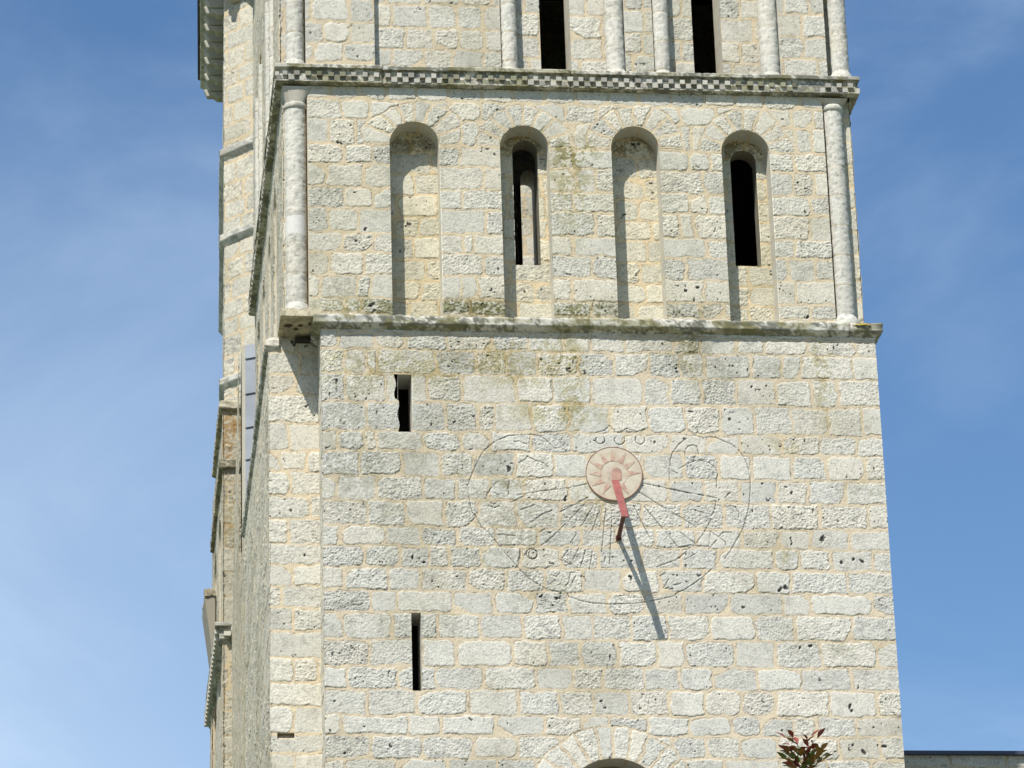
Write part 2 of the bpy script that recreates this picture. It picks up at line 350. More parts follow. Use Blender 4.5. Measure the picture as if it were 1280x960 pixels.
def moulding(name, pts, profile, parent, seed, tone=(1, 1, 1), seg=.025, black=.5, moss=0.0, lump=.008, ends=True):
    """profile [(out, z)] swept along pts [(x, y)] (corners mitred), weathered; outward = right-hand side of travel"""
    pts = [np.array(p, float) for p in pts]; n = len(pts)
    dirs = [(pts[i+1]-pts[i])/np.linalg.norm(pts[i+1]-pts[i]) for i in range(n-1)]
    nor = [np.array([d[1], -d[0]]) for d in dirs]
    st = []                                       # stations: base point, outward vector, arclength
    L0 = 0
    for i in range(n-1):
        ln = np.linalg.norm(pts[i+1]-pts[i]); m = max(1, int(ln/seg))
        def ov(j):
            if j == 0 or j == n-1: return nor[min(j, n-2)]
            a, b = nor[j-1], nor[j]; return (a+b)/(1+a@b)
        oa, ob = ov(i), ov(i+1)
        for k in range(m+(1 if i == n-2 else 0)):
            t = k/m; o = nor[i].copy()
            if k == 0: o = oa
            if k == m: o = ob
            st.append((pts[i]*(1-t)+pts[i+1]*t, o, L0+t*ln))
        L0 += ln
    # fine profile
    pr = []
    for (a, b) in zip(profile[:-1], profile[1:]):
        m = max(1, int(math.hypot(b[0]-a[0], b[1]-a[1])/.018))
        pr += [(a[0]+(b[0]-a[0])*k/m, a[1]+(b[1]-a[1])*k/m) for k in range(m)]
    pr.append(profile[-1]); pr = np.array(pr)
    B = np.array([s_[0] for s_ in st]); O_ = np.array([s_[1] for s_ in st]); A = np.array([s_[2] for s_ in st])
    U, K = np.meshgrid(A, np.arange(len(pr)), indexing='ij')
    dl = np.r_[0, np.cumsum(np.hypot(np.diff(pr[:, 0]), np.diff(pr[:, 1])))][K]
    blk = np.floor(U/.82+.3*hsh(np.floor(U/2.5), U*0, seed)); jd = np.abs((U/.82+.3*hsh(np.floor(U/2.5), U*0, seed)) % 1-0)*.82
    gap = np.exp(-(jd/.010)**2)
    nz = lump*(fbm(U/.05, dl/.05, seed, 3)-.5)*2 - .012*gap + .01*(hsh(blk, blk*0, seed+4)-.5)
    out_ = pr[:, 0][K]+nz*(pr[:, 0][K] > .01); zz = pr[:, 1][K]+nz*.5
    P = np.empty(U.shape+(3,)); P[..., 0] = B[:, 0][:, None]+O_[:, 0][:, None]*out_; P[..., 1] = B[:, 1][:, None]+O_[:, 1][:, None]*out_; P[..., 2] = zz
    n1 = fbm(U/.12, dl/.1, seed+7, 3); n2 = vn(U/.02, dl/.02, seed+8); n4 = fbm(U/.5, dl*0, seed+18, 2)
    c = stone_colour(hsh(blk, blk*0, seed+1)*.9, hsh(blk, blk*0, seed+2), n1, n2, n2)
    k = np.clip(black*sst(.44, .58, n1*.45+n2*.35+n4*.25), 0, .85)[..., None]; c = c*(1-k)+np.array([.12, .12, .09])*k
    mo = (moss*sst(.5, .62, fbm(U/.25, dl/.1, seed+11, 3)))[..., None]; c = c*(1-mo)+np.array([.20, .18, .05])*mo
    c = c*(1-.5*gap[..., None])*np.array(tone)
    me = mesh_np(name, P, grid_faces(len(st), len(pr), None, True), c.reshape(-1, 3)); return link(name, me, STONE, parent)
def lathe(name, cx, cy, prof, parent, seed, a0=math.pi/2, a1=2.5*math.pi, seg=40, drum=.42, rough=.006, tone=(1, 1, 1), patch=None):
    pr = []
    for (a, b) in zip(prof[:-1], prof[1:]):
        m = max(1, int(math.hypot(b[0]-a[0], b[1]-a[1])/.015)); pr += [(a[0]+(b[0]-a[0])*k/m, a[1]+(b[1]-a[1])*k/m) for k in range(m)]
    pr.append(prof[-1]); pr = np.array(pr)
    an = np.linspace(a0, a1, seg+1); Z, A = np.meshgrid(pr[:, 1], an, indexing='ij'); R = np.repeat(pr[:, 0][:, None], seg+1, 1)
    s_ = A*R; A0_ = A*.13; dr = np.floor(Z/drum+seed*.37); g = np.abs(Z/drum+seed*.37-dr)*drum; gap = np.exp(-(g/.008)**2)
    x_, y_ = np.cos(A)*3, np.sin(A)*3
    n1 = fbm(A0_/.045, Z/.05, seed, 3); n3 = vn(A0_/.014, Z/.015, seed+3)
    pt = np.zeros_like(Z) if patch is None else ((Z > patch[0]) & (Z < patch[1])).astype(float)
    rr = R + rough*(1-.9*pt)*(2*(n1-.5)+.6*(n3-.5)) - .006*gap
    P = np.stack([cx+np.cos(A)*rr, cy+np.sin(A)*rr, Z], -1)
    c = stone_colour(hsh(dr, dr*0, seed+1)*.7+.1, hsh(dr, dr*0, seed+2), n1, n3, n3)
    hol = (sst(.48, .3, n1)*.22+sst(.66, .82, n3)*.3)*(1-pt); c = c*(1-hol[..., None]); c = c*(1-.3*gap[..., None]*np.array([.6, 1, 1.6])); c = c*(1-pt[..., None])+np.array([.60, .585, .54])*pt[..., None]
    me = mesh_np(name, P, grid_faces(len(pr), seg+1), c.reshape(-1, 3)*np.array(tone)); return link(name, me, STONE, parent)
X, Y_, Z_ = (1, 0, 0), (0, 1, 0), (0, 0, 1)
NF, NL, NR, NB = (0, -1, 0), (-1, 0, 0), (1, 0, 0), (0, 1, 0)
FY = -.64                                          # main lower face
UY = -.55                                          # upper face
# ================================================================== CHURCH TOWER
tower = thing('church_tower', 'square pale limestone bell tower with round-arched niches and slit windows, filling the picture', 'tower')
# ---- measured courses and joints of the lower front
pc = [415, 421, 440.5, 471, 505.5, 541.5, 566.5, 598, 627.5, 660, 684.5, 711.5, 740.5, 768, 800.5, 834, 863, 895, 920.5, 949, 980, 1012, 1044]
cz = [bp(720, y, FY)[2] for y in pc]
pj = [[423, 457, 507, 558, 616, 660, 703, 738, 781, 842, 871],
 [423, 469, 507, 558, 616, 660, 703, 738, 781, 842, 875, 920, 956, 1008, 1068],
 [430, 457, 471, 545, 597, 633, 672, 723, 767, 812, 850, 881, 940, 977, 1000, 1067],
 [431, 482, 535, 577, 646, 691, 738, 804, 837, 877, 920, 969, 1014, 1047],
 [457, 556, 597, 619, 664, 710, 763, 810, 857, 900, 941, 989, 1035, 1077],
 [424, 456, 470, 530, 575, 614, 665, 715, 780, 837, 884, 924, 977, 1024, 1070],
 [450, 502, 550, 592, 644, 692, 737, 805, 855, 897, 941, 990, 1032, 1080],
 [421, 471, 530, 571, 612, 655, 710, 770, 835, 879, 925, 970, 1009, 1057],
 [460, 507, 556, 597, 646, 701, 752, 802, 852, 906, 964, 1024, 1084],
 [425, 482, 527, 572, 620, 672, 726, 770, 819, 869, 927, 975, 1012, 1062],
 [455, 500, 537, 562, 602, 651, 700, 747, 804, 852, 897, 969, 999, 1039, 1091],
 [431, 485, 525, 586, 632, 682, 730, 778, 825, 879, 944, 990, 1059],
 [464, 497, 566, 617, 667, 710, 759, 806, 854, 912, 979, 1012, 1090],
 [430, 490, 547, 600, 654, 702, 740, 789, 835, 886, 945, 994, 1065],
 [461, 528, 570, 642, 685, 725, 772, 820, 857, 919, 969, 1026, 1096],
 [434, 497, 545, 605, 670, 716, 754, 804, 849, 891, 947, 1002, 1065],
 [459, 522, 586, 647, 699, 742, 785, 837, 880, 926, 969, 1037, 1097],
 [426, 510, 551, 619, 681, 726, 762, 809, 862, 914, 952, 991, 1020, 1071],
 [465, 527, 592, 647, 700, 740, 800, 840, 884, 926, 972, 1049, 1100],
 [430, 497, 560, 622, 672, 730, 790, 850, 905, 976, 1035, 1090],
 [460, 520, 590, 650, 700, 840, 890, 940, 1000, 1060],
 [430, 490, 550, 620, 670, 860, 910, 970, 1030, 1090]]
order = np.argsort(cz); czs = list(np.array(cz)[order])
jj = []
for k in range(len(pc)-1):
    ym = (pc[k]+pc[k+1])/2; jj.append([bp(x, ym, FY)[0] for x in pj[k]])
jj = jj[::-1]
low_ext = 12.45
ex = [czs[0]-.33*(k+1) for k in range(3)][::-1]; czs = ex+czs; jj = rnd_joints(3, 0, 7, 5)+jj
jj.append(jj[-1])
def fp(x, y): p = bp(x, y, FY); return (p[0], p[2])
def lst(zx, zy, sc, pts): return [fp(zx+a/sc, zy+b/sc) for a, b in pts]
Q = 10.667
ENG = []
def E(o, *strokes):
    for s_ in strokes: ENG.append(lst(o[0], o[1], Q, s_))
def circ(cx, cy, r): return [(cx+r*math.cos(t*math.pi/8), cy+r*math.sin(t*math.pi/8)) for t in range(17)]
E((570, 530), [(150, 820), (200, 700), (260, 560), (290, 490), (360, 370), (500, 250), (600, 200), (700, 160), (850, 150), (1000, 140), (1140, 165), (1220, 230), (1280, 290)],
  [(780, 240), (830, 230), (950, 270)], [(840, 520), (920, 475), (950, 435), (1060, 490), (1160, 520), (1230, 575)],
  [(400, 950), (450, 880), (510, 810), (560, 765)], [(700, 940), (695, 850), (712, 770)], [(500, 910), (580, 955)], [(820, 950), (1100, 900), (1200, 890), (1510, 850), (1750, 800)])
E((570, 610), [(170, 100), (190, 240), (210, 320), (270, 390), (340, 520), (440, 600), (540, 720), (640, 850), (740, 960)], [(390, 150), (410, 100), (450, 40)],
  [(460, 200), (520, 210), (560, 180)], [(430, 240), (520, 265), (580, 240)], [(860, 290), (1050, 225)], [(1000, 460), (1150, 350), (1280, 300)], [(525, 620), (650, 630), (790, 640)],
  [(850, 840), (855, 900), (830, 950)], circ(1010, 880, 70), [(1130, 580), (1190, 545)], [(1130, 770), (1200, 720), (1280, 650)], [(200, 950), (270, 870)], [(740, 190), (900, 110)])
E((640, 680), [(110, 350), (240, 470), (340, 530), (430, 580), (500, 610), (620, 632), (720, 625)], [(110, 70), (110, 170), (70, 240)], [(0, 230), (60, 290), (110, 350)], circ(280, 140, 60), [(195, 90), (165, 160)],
  [(750, 80), (670, 190)], [(890, 60), (780, 270), (640, 205)], [(980, 80), (920, 290)], [(1070, 110), (1030, 340)], [(150, 300), (190, 300), (210, 270)], [(440, 330), (490, 300), (570, 270)],
  [(520, 410), (590, 435), (640, 390)], [(490, 540), (580, 480)], [(850, 380), (780, 380), (750, 520), (700, 580)], [(850, 430), (800, 520)], [(720, 625), (760, 705), (950, 765), (1080, 790), (1225, 798)], [(910, 430), (960, 440), (990, 500)])
E((740, 680), [(160, 798), (250, 805), (400, 800), (560, 795), (700, 775), (830, 750), (930, 735), (1060, 700), (1110, 675), (1150, 640), (1220, 620), (1280, 580)], [(360, 695), (440, 685), (505, 690)], [(180, 160), (165, 240), (120, 240)],
  [(860, 310), (960, 270), (1050, 240), (1180, 180)], [(900, 430), (970, 395)], [(1025, 470), (950, 590)], [(970, 600), (1030, 580)], [(1090, 550), (1180, 530)], [(1120, 20), (1170, 45), (1280, 30)], [(1280, 580), (1400, 500), (1560, 370), (1680, 250)])
E((830, 530), [(75, 750), (70, 600), (85, 480), (110, 390), (200, 270), (300, 195)], [(275, 410), (280, 350), (320, 300), (380, 282), (440, 300), (460, 400)],
  [(390, 145), (430, 155), (520, 190), (600, 172), (690, 180), (800, 230), (900, 270), (1000, 350), (1060, 440), (1110, 540), (1130, 640), (1150, 750), (1150, 860)],
  [(190, 605), (320, 530), (400, 495), (500, 487), (600, 515), (700, 600), (710, 690), (700, 760), (700, 850)], [(105, 625), (180, 660)], [(-290, 790), (0, 850), (150, 880), (330, 920), (530, 950)], [(840, 940), (885, 915)])
E((830, 610), [(0, 0), (200, 45), (520, 100), (700, 135)], [(1150, 0), (1140, 180), (1120, 300), (1060, 520)], [(1060, 520), (1025, 595), (975, 680), (885, 840), (805, 950)], [(690, 180), (680, 280), (635, 365), (400, 290)],
  [(-320, 62), (75, 310), (240, 400), (430, 525)], [(-260, 253), (0, 565), (190, 790), (350, 765), (600, 780)], [(210, 590), (420, 750), (540, 580), (630, 420)], [(600, 770), (620, 580), (730, 655), (820, 720), (820, 760)],
  [(600, 810), (700, 700)], [(740, 640), (790, 590), (900, 590)], [(870, 235), (950, 250), (1000, 330), (990, 400)], [(800, 140), (885, 65)], [(280, 955), (410, 880)], [(200, 930), (340, 810)])
for a, b in (((731, 630), (683, 679)), ((742, 632), (727, 657)), ((721, 667), (713, 679)), ((750, 637), (740, 663)), ((757, 636), (752, 690)), ((765, 640), (762, 705)), ((792, 632), (812, 672)), ((735, 622), (700, 640))):
    ENG.append([fp(*a), fp(*b)])
for cx, r in ((750.3, 5.5), (774.5, 6.5), (800, 6)):
    ENG.append([fp(cx+r*math.cos(t), 550+r*.93*math.sin(t)) for t in np.linspace(-.6, math.pi+.6, 12)])
ENG.append([fp(745, 541), fp(756, 538), fp(762, 532), fp(768, 538)]); ENG.append([fp(772, 541), fp(784, 536), fp(796, 540), fp(806, 537)])
GR = [(a[0], a[1], b[0], b[1]) for s_ in ENG for a, b in zip(s_[:-1], s_[1:])]
OL = (.78, .75, .60); GY = (.78, .78, .73)
def ST(x, y, rx, ry, st, mul, Y=FY): p = bp(x, y, Y); return (p[0], p[2], rx/97., ry/90., st, mul)
st_low = [ST(440, 470, 40, 40, .7, GY), ST(440, 560, 40, 40, .8, GY), ST(520, 460, 120, 22, .55, OL), ST(660, 450, 60, 26, .9, OL), ST(715, 470, 16, 60, .6, OL), ST(700, 515, 60, 14, .7, OL), ST(595, 450, 40, 25, .4, GY),
          ST(860, 440, 60, 18, .5, GY), ST(414, 452, 12, 14, 1.6, WH), ST(408, 480, 6, 14, 1.2, WH), ST(413, 433, 14, 6, -0.0, GY), ST(1027, 470, 10, 50, .9, OL), ST(862, 430, 10, 40, .7, OL), ST(600, 590, 50, 60, .45, GY), ST(645, 605, 14, 10, .9, OL), ST(1075, 610, 22, 12, .8, GY), ST(985, 555, 22, 12, .6, OL),
          ST(660, 655, 50, 40, .5, GY), ST(610, 695, 60, 30, .35, GY), ST(740, 625, 22, 30, .4, OL), ST(1045, 810, 60, 12, .5, GY), ST(985, 905, 10, 8, .9, GY), ST(980, 700, 10, 10, .8, OL), ST(920, 460, 150, 12, .45, GY), ST(690, 740, 60, 18, .45, GY),
          ST(470, 640, 60, 70, .3, GY), ST(545, 560, 30, 40, .4, GY), ST(450, 780, 40, 60, .25, GY)]
def PT(x, y, r, d=.02, Y=FY): p = bp(x, y, Y); return (p[0], p[2], r/97., d)
pit_low = [PT(530, 703, 3.2), PT(516, 697, 2.2), PT(521, 704, 1.8), PT(478, 703, 1.6), PT(975, 737, 4.0), PT(982, 735, 4.2), PT(988, 673, 3), PT(989, 680, 2.5), PT(1028, 674, 4), PT(990, 616, 2.4), PT(1078, 702, 3.2), PT(1067, 700, 2.4), PT(1052, 703, 2.2),
           PT(706, 623, 3.0), PT(941, 638, 2), PT(636, 585, 4.2), PT(588, 562, 2), PT(896, 757, 1.8), PT(1000, 810, 1.8), PT(1012, 808, 2.2), PT(1062, 884, 2.8), PT(1064, 889, 2.2), PT(1080, 940, 3.2), PT(1066, 932, 2), PT(1105, 933, 2.2), PT(696, 748, 3), PT(676, 745, 2),
           PT(751, 877, 2.4), PT(588, 899, 2.4), PT(634, 903, 2), PT(431, 941, 2.2), PT(418, 876, 1.6), PT(788, 722, 2.6), PT(569, 527, 2.4), PT(592, 520, 2), PT(1035, 437, 1.5), PT(940, 484, 2.5), PT(755, 885, 2), PT(1073, 860, 1.8), PT(845, 461, 2), PT(836, 751, 1.8), PT(604, 430, 1.5), PT(455, 908, 2)]
holeS1 = (bp(497.5, 500, FY)[0], bp(515, 500, FY)[0], bp(505, 540, FY)[2], bp(505, 468, FY)[2])
holeS2 = (bp(514.8, 815, FY)[0], bp(527, 815, FY)[0], bp(522, 863.5, FY)[2], bp(520, 766, FY)[2])
AC, AR, AZ = 3.462, .66, bp(767, 948, FY)[2]-.66
WL = Wall((0, FY, 0), X, NF, czs, jj, 11, vous=[(AC, AZ, AR, AR+.40, 14, 1)], stains=st_low, pits=pit_low, grooves=GR)
def slit1(U, Z):
    d = np.maximum(np.maximum(holeS1[0]-.035*(Z > holeS1[2]+.43)+.012*np.sin(Z*23)-U, U-holeS1[1]), np.maximum(holeS1[2]-Z, Z-holeS1[3]))
    return d
WL.build('front_wall', -.013, 7.012, low_ext, 18.84, .0072, tower, [slit1, rect_hole(*[holeS2[0], holeS2[1], holeS2[2], holeS2[3]]), arch_hole(AC, AR, AZ, 11)], .0075)
def slit(h, name, wall):
    a, b, z0, z1 = h; p = [(a, z0), (a, z1), (b, z1), (b, z0), (a, z0)]
    o = wall.reveal(name, p, [0, .02, .1, .25, .5], tower); return o
s1 = slit((holeS1[0]-.0, holeS1[1], holeS1[2], holeS1[3]), 'slit_window', WL)
s2 = slit(holeS2, 'slit_window', WL)
aw = WL.reveal('arched_window', arch_path(AC, AR, AZ, 11), [0, .02, .1, .2, .35], tower)
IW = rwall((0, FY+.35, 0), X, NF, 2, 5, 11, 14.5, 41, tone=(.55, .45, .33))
IW.build('inner_arch', AC-.8, AC+.8, 11.2, AZ+.8, .02, aw, [arch_hole(AC, AR-.14, AZ-.02, 11.3)])
IW.reveal('inner_jamb', arch_path(AC, AR-.14, AZ-.02, 11.3), [0, .1, .3, .6], aw)
# ---- lower part of the tower, below the photograph
LC = rnd_courses(GZ-.3, low_ext, 61)
def lowpart(name, O, ud, n, u0, u1, seed, z1=low_ext):
    Wall(O, ud, n, LC, rnd_joints(len(LC), u0, u1, seed), seed).build(name, u0, u1, GZ-.2, z1, .05, tower, (), .045)
lowpart('lower_wall', (0, FY, 0), X, NF, 0, 7, 62, low_ext+.004)
lowpart('lower_wall', (0, 0, 0), X, NF, -.62, 0, 63); lowpart('lower_wall', (-.62, 0, 0), Y_, NL, 0, 7, 64)
lowpart('lower_wall', (0, 0, 0), Y_, NL, FY, 0, 65); lowpart('lower_wall', (7, 0, 0), Y_, NR, FY, 7, 66); 
# ---- recessed corner strip
pcs = [420, 441, 467, 494, 529, 563, 589, 620, 648, 681, 705.5, 732, 760, 789, 822, 853.5, 883.5, 917, 942, 970, 1000, 1032]
js = [[372], [378], [371], [], [362], [384, 352], [362], [387], [361], [], [366], [352], [365], [], [365, 395], [], [366], [], [366], [352], [380]]
zz = [bp(370, y, 0)[2] for y in pcs][::-1]; js2 = [[bp(x, 700, 0)[0] for x in j]+[-.9, .25] for j in js][::-1]
zz = [zz[0]-.66, zz[0]-.33]+zz; js2 = [[-.9, -.3, .3], [-.9, -.1, .4]]+js2; js2.append([-.3])
WS = Wall((0, 0, 0), X, NF, zz, js2, 21, tone=(1.03, 1.02, .985), pits=[PT(383, 508, 2, Y=0), PT(391, 520, 1.8, Y=0), PT(366, 426, 4.5, Y=0), PT(368, 431, 3, Y=0), PT(384, 432, 3.4, Y=0), PT(381, 694, 1.6, Y=0)])
hS = rect_hole(-.55, -.34, bp(365, 924, 0)[2], bp(365, 916, 0)[2])
WS.build('corner_wall', -.634, 0, low_ext, 18.97, .009, tower, [hS])
ph = Box(); 
# putlog hole: sloping mortar bed
zb, zt = bp(365, 924, 0)[2], bp(365, 916, 0)[2]
ph.quadbox([(-.56, .0, zb-.02), (-.33, .0, zb-.02), (-.33, .12, zb-.02), (-.56, .12, zb-.02), (-.56, .012, zb), (-.33, .012, zb), (-.33, .10, zt+.02), (-.56, .10, zt+.02)], (.55, .46, .33))
ph.box((-.56, .004, zt), (-.33, .12, zt+.03), (.5, .45, .36)); ph.build('putlog_hole', tower)
RW = rwall((0, 0, 0), Y_, NL, FY, 0, low_ext, 18.9, 22, courses=zz, tone=(1.05, 1.03, .98)); RW.build('return_wall', FY-.010, 0, low_ext, 18.85, .012, tower)
# ---- left flank, lower
FL = rwall((-.62, 0, 0), Y_, NL, 0, 7, low_ext, 18.9, 23, courses=zz, rough=2.0, tone=(1.0, .965, .88))
FL.build('flank_wall', -.012, 7, low_ext, 18.85, .022, tower, (), .016)
FR = rwall((7, 0, 0), Y_, NR, FY, 7, low_ext, 18.9, 24); FR.build('flank_wall', FY, 7, low_ext, 18.85, .05, tower)
BK = rwall((0, 7, 0), X, NB, -.62, 7, GZ, 30, 25, courses=rnd_courses(GZ-.3, 30, 5))
# window of the stair, on the flank near the bottom of the picture
# ---- string course
zsb, zst = bp(700, 407, FY-.11)[2], bp(700, 397, FY-.11)[2]
SP = [(0, zsb-.055), (.01, zsb-.05), (.10, zsb), (.11, zst-.01), (.08, zst+.01), (0, zst+.03)]
moulding('string_course', [(0.0, 0), (0.0, FY), (7.0, FY), (7.0, 7.0)], [(a*.98+0.0, b) for a, b in SP], tower, 31, black=1.0, moss=.5, lump=.016)
moulding('string_course', [(-.62, 7.0), (-.62, 0), (-.50, 0), (-.50, -.001)][:3], [(0, 18.79), (.045, 18.83), (.052, 18.92), (0, 18.95)], tower, 32, black=1.0, moss=.3, lump=.016)
Box_ = Box()
rough_box('corner_slab', (-.515, -.705, 18.968), (.0, 0.2, 19.075), tower, (.50, .46, .37), .006)
for k_, (hx, hy, hr_) in enumerate(((-.40, -.40, .05), (-.25, -.42, .035), (-.14, -.46, .03), (-.30, -.30, .03))):
    lathe('rust_hole', hx, hy, [(hr_, 18.955), (.001, 18.962)], tower, 400+k_, seg=14, rough=.02, tone=(.16, .13, .10))
fl2 = Box(); fl2.box((0.0, -.60, 18.90), (6.95, .1, 18.985), (.4, .38, .3)); fl2.build('offset_ledge', tower)
li = lathe('lichen_patch', 6.84, -.60, [(0.001, 19.0), (.10, 18.99), (.15, 18.965), (.17, 18.94)], tower, 77, seg=60, rough=.035, tone=(.66, .54, .14))
li.scale = (1, 1, 1)
# ---- middle stage
mc_px = [100, 109, 131, 155, 186.5, 211, 240, 265.5, 296, 320, 348, 377, 396, 410]
mz = [bp(720, y, UY)[2] for y in mc_px][::-1]
mj_px = [[450, 520, 602, 660, 720, 800, 880, 950, 1010], [413, 450, 482, 520, 560, 602, 642, 681, 720, 760, 798, 840, 880, 920, 955, 1000],
 [427, 462, 500, 560, 600, 660, 707, 745, 800, 850, 895, 950, 990, 1016], [410, 445, 480, 577, 602, 717, 745, 865, 882, 995, 1015], [430, 465, 576, 717, 862, 888, 992],
 [407, 454, 605, 720, 745, 880, 992, 1018], [431, 466, 577, 717, 862, 885, 1012], [411, 447, 607, 745, 850, 868, 1012], [429, 466, 579, 592, 716, 885, 993], [412, 456, 605, 740, 857, 1020, 985],
 [400, 446, 464, 577, 597, 715, 880, 995], [431, 451, 587, 741, 877, 905, 1012], [431, 451, 587, 741, 877, 1012]]
mjs = []
for k in range(len(mc_px)-1):
    ym = (mc_px[k]+mc_px[k+1])/2; mjs.append([bp(x, ym, UY)[0] for x in mj_px[min(k, len(mj_px)-1)]])
mjs = mjs[::-1]; mjs.append(mjs[-1])
NI = [(1.217, .318, 21.766), (2.631, .315, 21.743), (4.066, .312, 21.767), (5.502, .314, 21.744)]
st_mid = [ST(715, 230, 30, 60, .55, (.66, .65, .50), UY), ST(715, 190, 30, 14, .6, (.6, .6, .45), UY), ST(560, 385, 160, 10, .8, (.5, .5, .35), UY), ST(430, 360, 30, 12, .6, GY, UY), ST(720, 387, 120, 9, .8, (.5, .5, .36), UY), ST(870, 385, 60, 12, .5, GY, UY),
          ST(690, 105, 300, 8, .3, GY, UY), ST(980, 330, 40, 50, .3, GY, UY), ST(420, 260, 30, 100, .2, GY, UY)]
pit_mid = [PT(457, 286, 2.8, Y=UY), PT(465, 381, 4, .01, UY), PT(425, 332, 1.8, Y=UY), PT(422, 178, 2, Y=UY), PT(427, 180, 2, Y=UY), PT(857, 364, 2.4, Y=UY), PT(872, 360, 2.6, Y=UY), PT(868, 375, 1.8, Y=UY), PT(1009, 397, 3.5, Y=UY), PT(1006, 265, 1.6, Y=UY), PT(576, 123, 2, Y=UY), PT(648, 125, 1.8, Y=UY)]
WM = Wall((0, UY, 0), X, NF, mz, mjs, 51, vous=[(c, t-h, h, h+.33, 8, 20+i) for i, (c, h, t) in enumerate(NI)], stains=st_mid, pits=pit_mid, tone=(.985, .975, .93))
WM.build('middle_wall', -.145, 6.545, 18.97, 22.24, .0078, tower, [arch_hole(c, h, t-h, 18.9) for c, h, t in NI])
BY = -.235
bkw = rwall((0, BY, 0), X, NF, 0, 7, 18.9, 22.2, 53, lo=.24, hi=.32, tone=(1.02, .99, .88), stains=[(c, t-.12, .3, .16, .9, (.52, .47, .38)) for c, h, t in NI],  # browner, darker patch at each niche head
            pits=[(bp(792, 181, BY)[0], bp(792, 181, BY)[2], .042, .03), (bp(798, 184, BY)[0], bp(798, 180, BY)[2], .028, .03), (bp(770, 187, BY)[0], bp(770, 187, BY)[2], .014, .02), (bp(812, 188, BY)[0], bp(812, 188, BY)[2], .016, .02), (bp(795, 346, BY)[0], bp(795, 346, BY)[2], .022, .02)])
WIN = {1: (2.672, .162, 21.674, 19.92), 3: (5.520, .168, 21.60, 19.964)}
for i, (c, h, t) in enumerate(NI):
    o = WM.reveal('arched_niche', arch_path(c, h, t-h, 18.9), [0, .02, .07, .14, .20, .26, .325], tower, seed=i)
    holes = []
    if i in WIN:
        wc, wh, wt, wb = WIN[i]; holes = [arch_hole(wc, wh, wt-wh, wb)]
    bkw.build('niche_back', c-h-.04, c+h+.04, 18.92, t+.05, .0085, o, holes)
    if i in WIN:
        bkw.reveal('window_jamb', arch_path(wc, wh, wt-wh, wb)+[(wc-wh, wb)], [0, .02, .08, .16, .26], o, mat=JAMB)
# corner columns and set-back strips
RS = rwall((0, -.40, 0), X, NF, -.6, 7, 18.9, 22.3, 55, tone=(1, .98, .9)); RS.build('corner_strip', -.463, -.13, 19.07, 22.2, .014, tower); RS.build('corner_strip', 6.53, 6.93, 18.98, 22.3, .014, tower)
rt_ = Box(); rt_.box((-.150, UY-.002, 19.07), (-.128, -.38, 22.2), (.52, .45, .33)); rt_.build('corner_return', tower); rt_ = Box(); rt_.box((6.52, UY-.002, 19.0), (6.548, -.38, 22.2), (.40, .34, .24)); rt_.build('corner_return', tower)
def column(x, y, r, z0, z1, seed, neck=True, patch=None, baser=1.32):
    c = lathe('column', x, y, [(r, z0), (r*.99, z1)], tower, seed, seg=36, patch=patch, rough=.008)
    lathe('base', x, y, [(r*baser, z0-.06), (r*baser, z0-.03), (r*(baser-.08), z0+.03), (r*1.06, z0+.09), (r*.98, z0+.11)], c, seed+1, seg=36, rough=.005)
    if neck:
        lathe('neck_ring', x, y, [(r*.98, z1-.05), (r*1.12, z1-.035), (r*1.16, z1), (r*1.1, z1+.03), (r, z1+.035)], c, seed+2, seg=36, rough=.003)
    return c
zc1 = bp(370, 132, -.5)[2]
cl = column(-.295, -.425, .137, 19.12, zc1, 71, patch=(bp(370, 291, -.55)[2], bp(370, 268, -.55)[2]))
zc2 = bp(1044, 136, -.5)[2]
c2 = column(6.690, -.44, .134, 19.07, zc2, 74, baser=1.4)
# carved block above each column, a quarter cone under the cornice
for cc, zc, r, x0, x1 in ((cl, zc1, .137, -.45, -.10), (c2, zc2, .134, 6.47, 6.90)):
    n = 24; V = []; F = []
    cxm = -.295 if r == .137 else 6.690; cym = -.425
    for k in range(n+1):
        a = math.pi*2*k/n; V.append((cxm+r*math.cos(a)*1.05, cym+r*math.sin(a)*1.05, zc+.02))
    for k in range(n+1):
        a = math.pi*2*k/n; m = max(abs(math.cos(a)), abs(math.sin(a))); V.append((np.clip(cxm+.19*math.cos(a)/m, x0-.02, x1+.1), np.clip(cym+.17*math.sin(a)/m, -.60, 0), 22.215))
    F = [(k, k+1, n+2+k, n+1+k) for k in range(n)]
    link('capital', mesh_np('capital', V, F, np.tile(np.array([.47, .44, .37]), (len(V), 1)), True), STONE, cc)
# flank of the middle stage with niches seen edge-on
FM = rwall((-.45, 0, 0), Y_, NL, -.4, 7, 18.9, 22.3, 57, rough=2.0, tone=(1.0, .965, .88))
LN = [(1.5, .32, 21.76), (3.0, .32, 21.76), (4.5, .32, 21.76), (6.0, .32, 21.76)]
FM.build('flank_wall', -.42, 7.0, 18.95, 22.24, .02, tower, [arch_hole(c, h, t-h, 19.0) for c, h, t in LN])
fb = rwall((-.15, 0, 0), Y_, NL, -.4, 7, 18.9, 22.3, 58)
for i, (c, h, t) in enumerate(LN):
    o = FM.reveal('arched_niche', arch_path(c, h, t-h, 18.95), [0, .02, .1, .2, .31], tower, seed=i+9)
    fb.build('niche_back', c-h-.03, c+h+.03, 18.95, t+.05, .03, o)
rwall((6.93, 0, 0), Y_, NR, -.4, 7, 18.9, 22.3, 59).build('flank_wall', -.42, 7.0, 18.95, 22.24, .05, tower)
